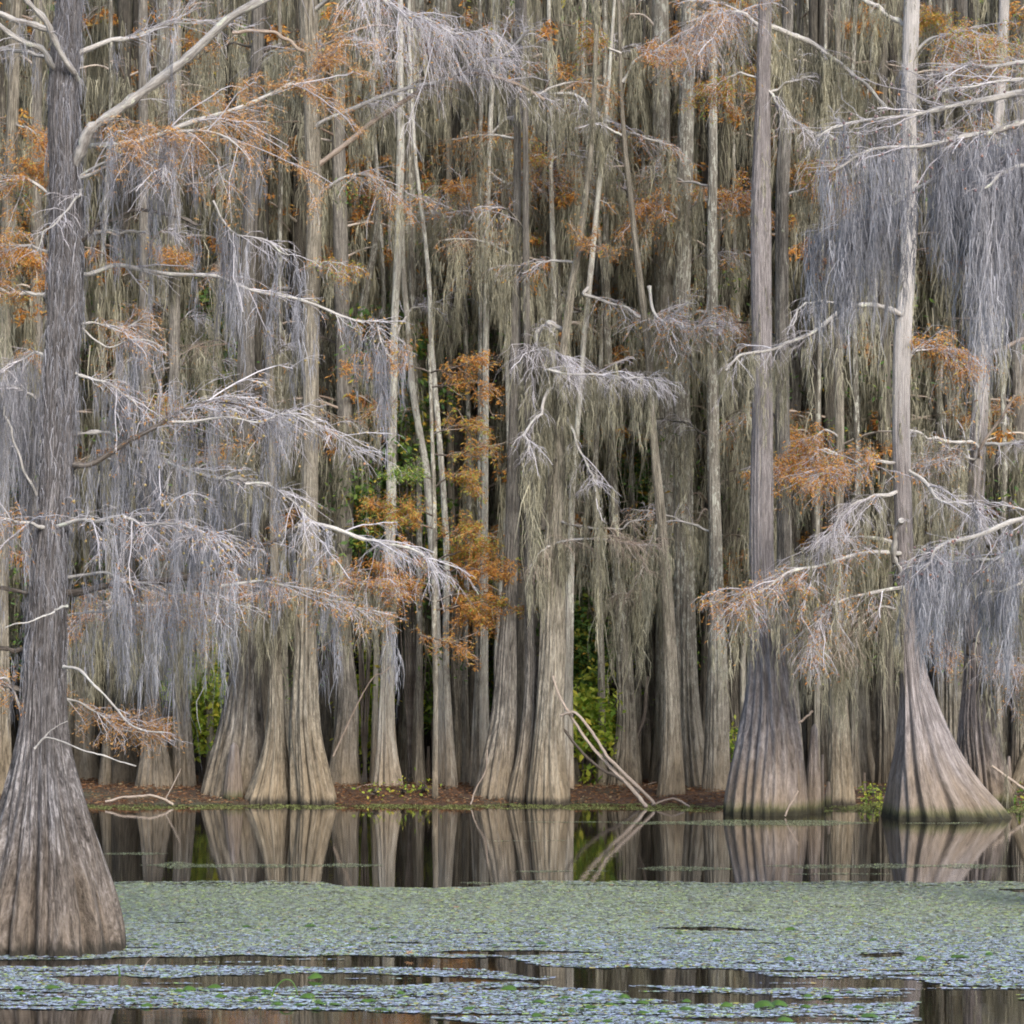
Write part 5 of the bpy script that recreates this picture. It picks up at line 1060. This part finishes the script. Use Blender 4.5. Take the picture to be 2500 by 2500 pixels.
# lily pads ---------------------------------------------------------
def pad(label, px, py, wpx, rise, seed, group=None):
    """broad leaf half lifted out of the water; rise = how steeply it stands"""
    r = np.random.default_rng(seed); Y = 18000 / (py - HOR); c = W(px, py, Y); R = wpx * 0.5 * Y / F
    n = 22; rings = 5; th = np.linspace(0.1, 2 * np.pi - 0.1, n); yaw = r.uniform(-0.6, 0.6) - np.pi / 2
    V = [[0, 0, 0]]
    for j in range(1, rings + 1):
        q = j / rings
        for t in th:
            rr = R * q * (1 + 0.07 * np.sin(3 * t + seed)); x = rr * np.cos(t); y = rr * np.sin(t) * 0.85
            z = -(0.1 + 0.75 * rise) * R * q ** 2 * (0.75 + 0.25 * np.cos(2 * t)) + 0.05 * R * np.sin(3 * t + seed) * q
            V.append([x, y, z])
    V = np.array(V); ca, sa = np.cos(rise * 0.3), np.sin(rise * 0.3)
    y = V[:, 1] * ca - V[:, 2] * sa; z = V[:, 1] * sa + V[:, 2] * ca; V[:, 1], V[:, 2] = y, z
    cy, sy = np.cos(yaw + np.pi / 2), np.sin(yaw + np.pi / 2)
    V = np.stack([V[:, 0] * cy - V[:, 1] * sy, V[:, 0] * sy + V[:, 1] * cy, V[:, 2]], -1)
    V[:, 2] -= V[:, 2].min() - 0.006
    V += np.array([c[0], Y, 0])
    T3 = [(0, 1 + i, 2 + i) for i in range(n - 1)]; Q4 = []
    for j in range(rings - 1):
        for i in range(n - 1):
            a = 1 + j * n + i; Q4.append((a, a + n, a + n + 1, a + 1))
    root = empty('lily_pad', (c[0], Y, 0), label, 'lily pad', group)
    mb = MB(); mb.V = [V]; mb.U = [V[:, :2]]; mb.n = len(V); mb.F = {3: [np.array(T3)], 4: [np.array(Q4)]}
    mb.obj('leaf_blade', M['pad'], root)
    P = smooth_path([V.mean(0), V.mean(0) * [1, 1, 0.5] + [R * 0.3, 0, 0], [c[0] + R * 0.5, Y, -0.05]], 8)
    v, q, u = tubes(P[None], np.full((1, 8), 0.004), 6); mb = MB(); mb.add(v, q, u); mb.obj('stalk', M['pad'], root)
for i, a in enumerate([
    ('largest dark green lily leaf near the bottom right, left one of the joined pair', 1868, 2462, 52, 0.95), ('large dark green lily leaf near the bottom right, right one of the joined pair', 1902, 2459, 42, 1.05),
    ('pale green folded lily leaf left of the large joined pair', 1773, 2460, 36, 0.9), ('dark green raised lily leaf at the centre of the near leaf carpet', 1242, 2418, 42, 0.7),
    ('round dark lily leaf alone on the carpet right of the centre', 1929, 2346, 30, 0.9), ('flat dark lily leaf farther out right of the centre', 1932, 2272, 30, 0.6),
    ('long pale yellow lily leaf on the carpet at the right', 2345, 2340, 46, 0.3), ('squarish dark lily leaf at the bottom right by open water', 2124, 2486, 42, 0.6),
    ('broad green lily leaf at the bottom edge right of the centre', 1915, 2496, 44, 0.7), ('green lily leaf with a yellow side near the left tree foot', 128, 2415, 42, 0.5),
    ('small dark lily leaf pair member at the far left', 44, 2416, 26, 0.6), ('yellow green curled lily leaf under the arching stalk', 748, 2440, 40, 0.9),
    ('dark lily leaf below the arching stalk', 676, 2456, 30, 0.8), ('dark green lily leaf left of the arching stalk', 650, 2424, 26, 0.6),
    ('dark folded lily leaf at the lower left of the carpet', 438, 2424, 24, 0.9), ('brown green lily leaf in the row at the lower left', 462, 2420, 36, 0.9),
    ('yellow rimmed lily leaf in the row at the lower left', 524, 2414, 40, 0.6), ('tilted lily leaf blade left of the centre bottom', 772, 2392, 40, 1.1),
    ('pointed green lily leaf left of the dark raised leaf', 978, 2430, 22, 1.2), ('upright yellow green lily leaf right of the dark raised leaf', 1524, 2440, 28, 1.2),
    ('green lily leaf on blue carpet at the lower centre', 1568, 2452, 34, 0.5), ('small dark lily leaf near the right of the lower centre', 1490, 2456, 26, 0.6),
    ('rounded green lily leaf at the bottom right of the centre', 1676, 2448, 26, 0.8), ('green lily leaf far right on the carpet, pointed', 2248, 2346, 30, 1.0),
    ('standing lily leaf at the far right of the carpet', 2415, 2334, 20, 1.2), ('green lily leaf at the lower right beside dark water', 1966, 2462, 28, 0.7)]):
    pad(a[0], a[1], a[2], a[3], a[4] * 0.7, i)
k = 0
while k < 84:
    px = rng.uniform(0, 2450); py = rng.uniform(2425, 2498) if k > 16 else rng.uniform(2255, 2345)
    if density(np.array([px]), np.array([py]))[0] < 0.5: continue
    pad('small green lily leaf lying among the near floating leaves', px, py, rng.uniform(12, 36), rng.uniform(0.05, 0.45), 50 + k, 'small lily leaves scattered in the near leaf carpet'); k += 1
def stalk(label, pts, w, Y, mat='pad'):
    P = smooth_path([W(a, b, Y) for a, b in pts], 24); v, q, u = tubes(P[None], np.full((1, 24), w * 0.5 * Y / F) * np.linspace(1.2, .7, 24), 6)
    mb = MB(); mb.add(v, q, u); o = mb.obj('plant_stalk', M[mat]); tag(o, label, 'plant stalk')
stalk('arching yellow green lily stalk at the lower left of the centre', [(661, 2436), (672, 2412), (692, 2393), (710, 2394), (722, 2412), (727, 2432)], 4, 21.6)
stalk('short upright yellow green stalk near the left tree foot', [(292, 2384), (291, 2370), (289, 2356)], 5, 22.9)
stalk('thin leaning reddish stem right of the left tree foot', [(348, 2372), (358, 2352), (370, 2339)], 2, 23.3, 'twig_brown')
# fallen orange leaf
Y = 18000 / (2338 - HOR); c = W(1000, 2338, Y); V = []; n = 11
for i in range(n * 2):
    t = i / (n * 2) * 2 * np.pi; r = 0.05 * (1.0 if i % 4 == 0 else 0.55 if i % 2 == 0 else 0.35); V.append([c[0] + r * np.cos(t), Y + r * np.sin(t) * 0.5, 0.03 + r * abs(np.sin(t)) * 0.8])
o = mesh_obj('fallen_leaf', np.array(V), np.arange(n * 2)[None, :], leafy('pale_orange', [(0, (0.6, 0.36, 0.2)), (1, (0.6, 0.36, 0.2))]), None, smooth=False); tag(o, 'pale orange fallen leaf curled on the edge of the leaf carpet', 'leaf')

# ================================================================== CAMERA, LIGHT
cam = bpy.data.cameras.new('camera'); co = bpy.data.objects.new('camera', cam); COL.objects.link(co)
co.location = (0, 0, H); co.rotation_euler = (math.radians(90), 0, 0)
cam.sensor_width = 36; cam.lens = 36 * F / 2500; cam.shift_y = (HOR - 1250) / 2500.0
cam.clip_end = 2000; sc.camera = co
AZ, EL = math.radians(24), math.radians(34)
sd = Vector((math.sin(AZ) * math.cos(EL), -math.cos(AZ) * math.cos(EL), math.sin(EL)))
sun = bpy.data.lights.new('sun', 'SUN'); so = bpy.data.objects.new('sun', sun); COL.objects.link(so)
so.rotation_euler = (-sd).to_track_quat('-Z', 'Y').to_euler(); so.location = (0, 0, 30)
sun.energy = 1.5; sun.angle = math.radians(20); sun.color = (1.0, 0.96, 0.91)
w = bpy.data.worlds.new('World'); sc.world = w; w.use_nodes = True
nt = w.node_tree; bg = nt.nodes['Background']; sky = nt.nodes.new('ShaderNodeTexSky'); sky.sky_type = 'NISHITA'; sky.sun_disc = False
sky.sun_elevation = EL; sky.sun_rotation = math.pi - AZ; sky.dust_density = 2.0; sky.air_density = 1.0
nt.links.new(sky.outputs[0], bg.inputs[0]); bg.inputs[1].default_value = 0.115
sc.view_settings.view_transform = 'Standard'; sc.view_settings.look = 'None'; sc.view_settings.gamma = 1
sc.view_settings.exposure = 1.2
sc.cycles.max_bounces = 5; sc.cycles.diffuse_bounces = 3; sc.cycles.glossy_bounces = 3; sc.cycles.transmission_bounces = 3
sc.cycles.use_denoising = True; sc.cycles.denoising_input_passes = 'RGB_ALBEDO_NORMAL'; sc.cycles.denoising_prefilter = 'NONE'; sc.cycles.filter_width = 1.9
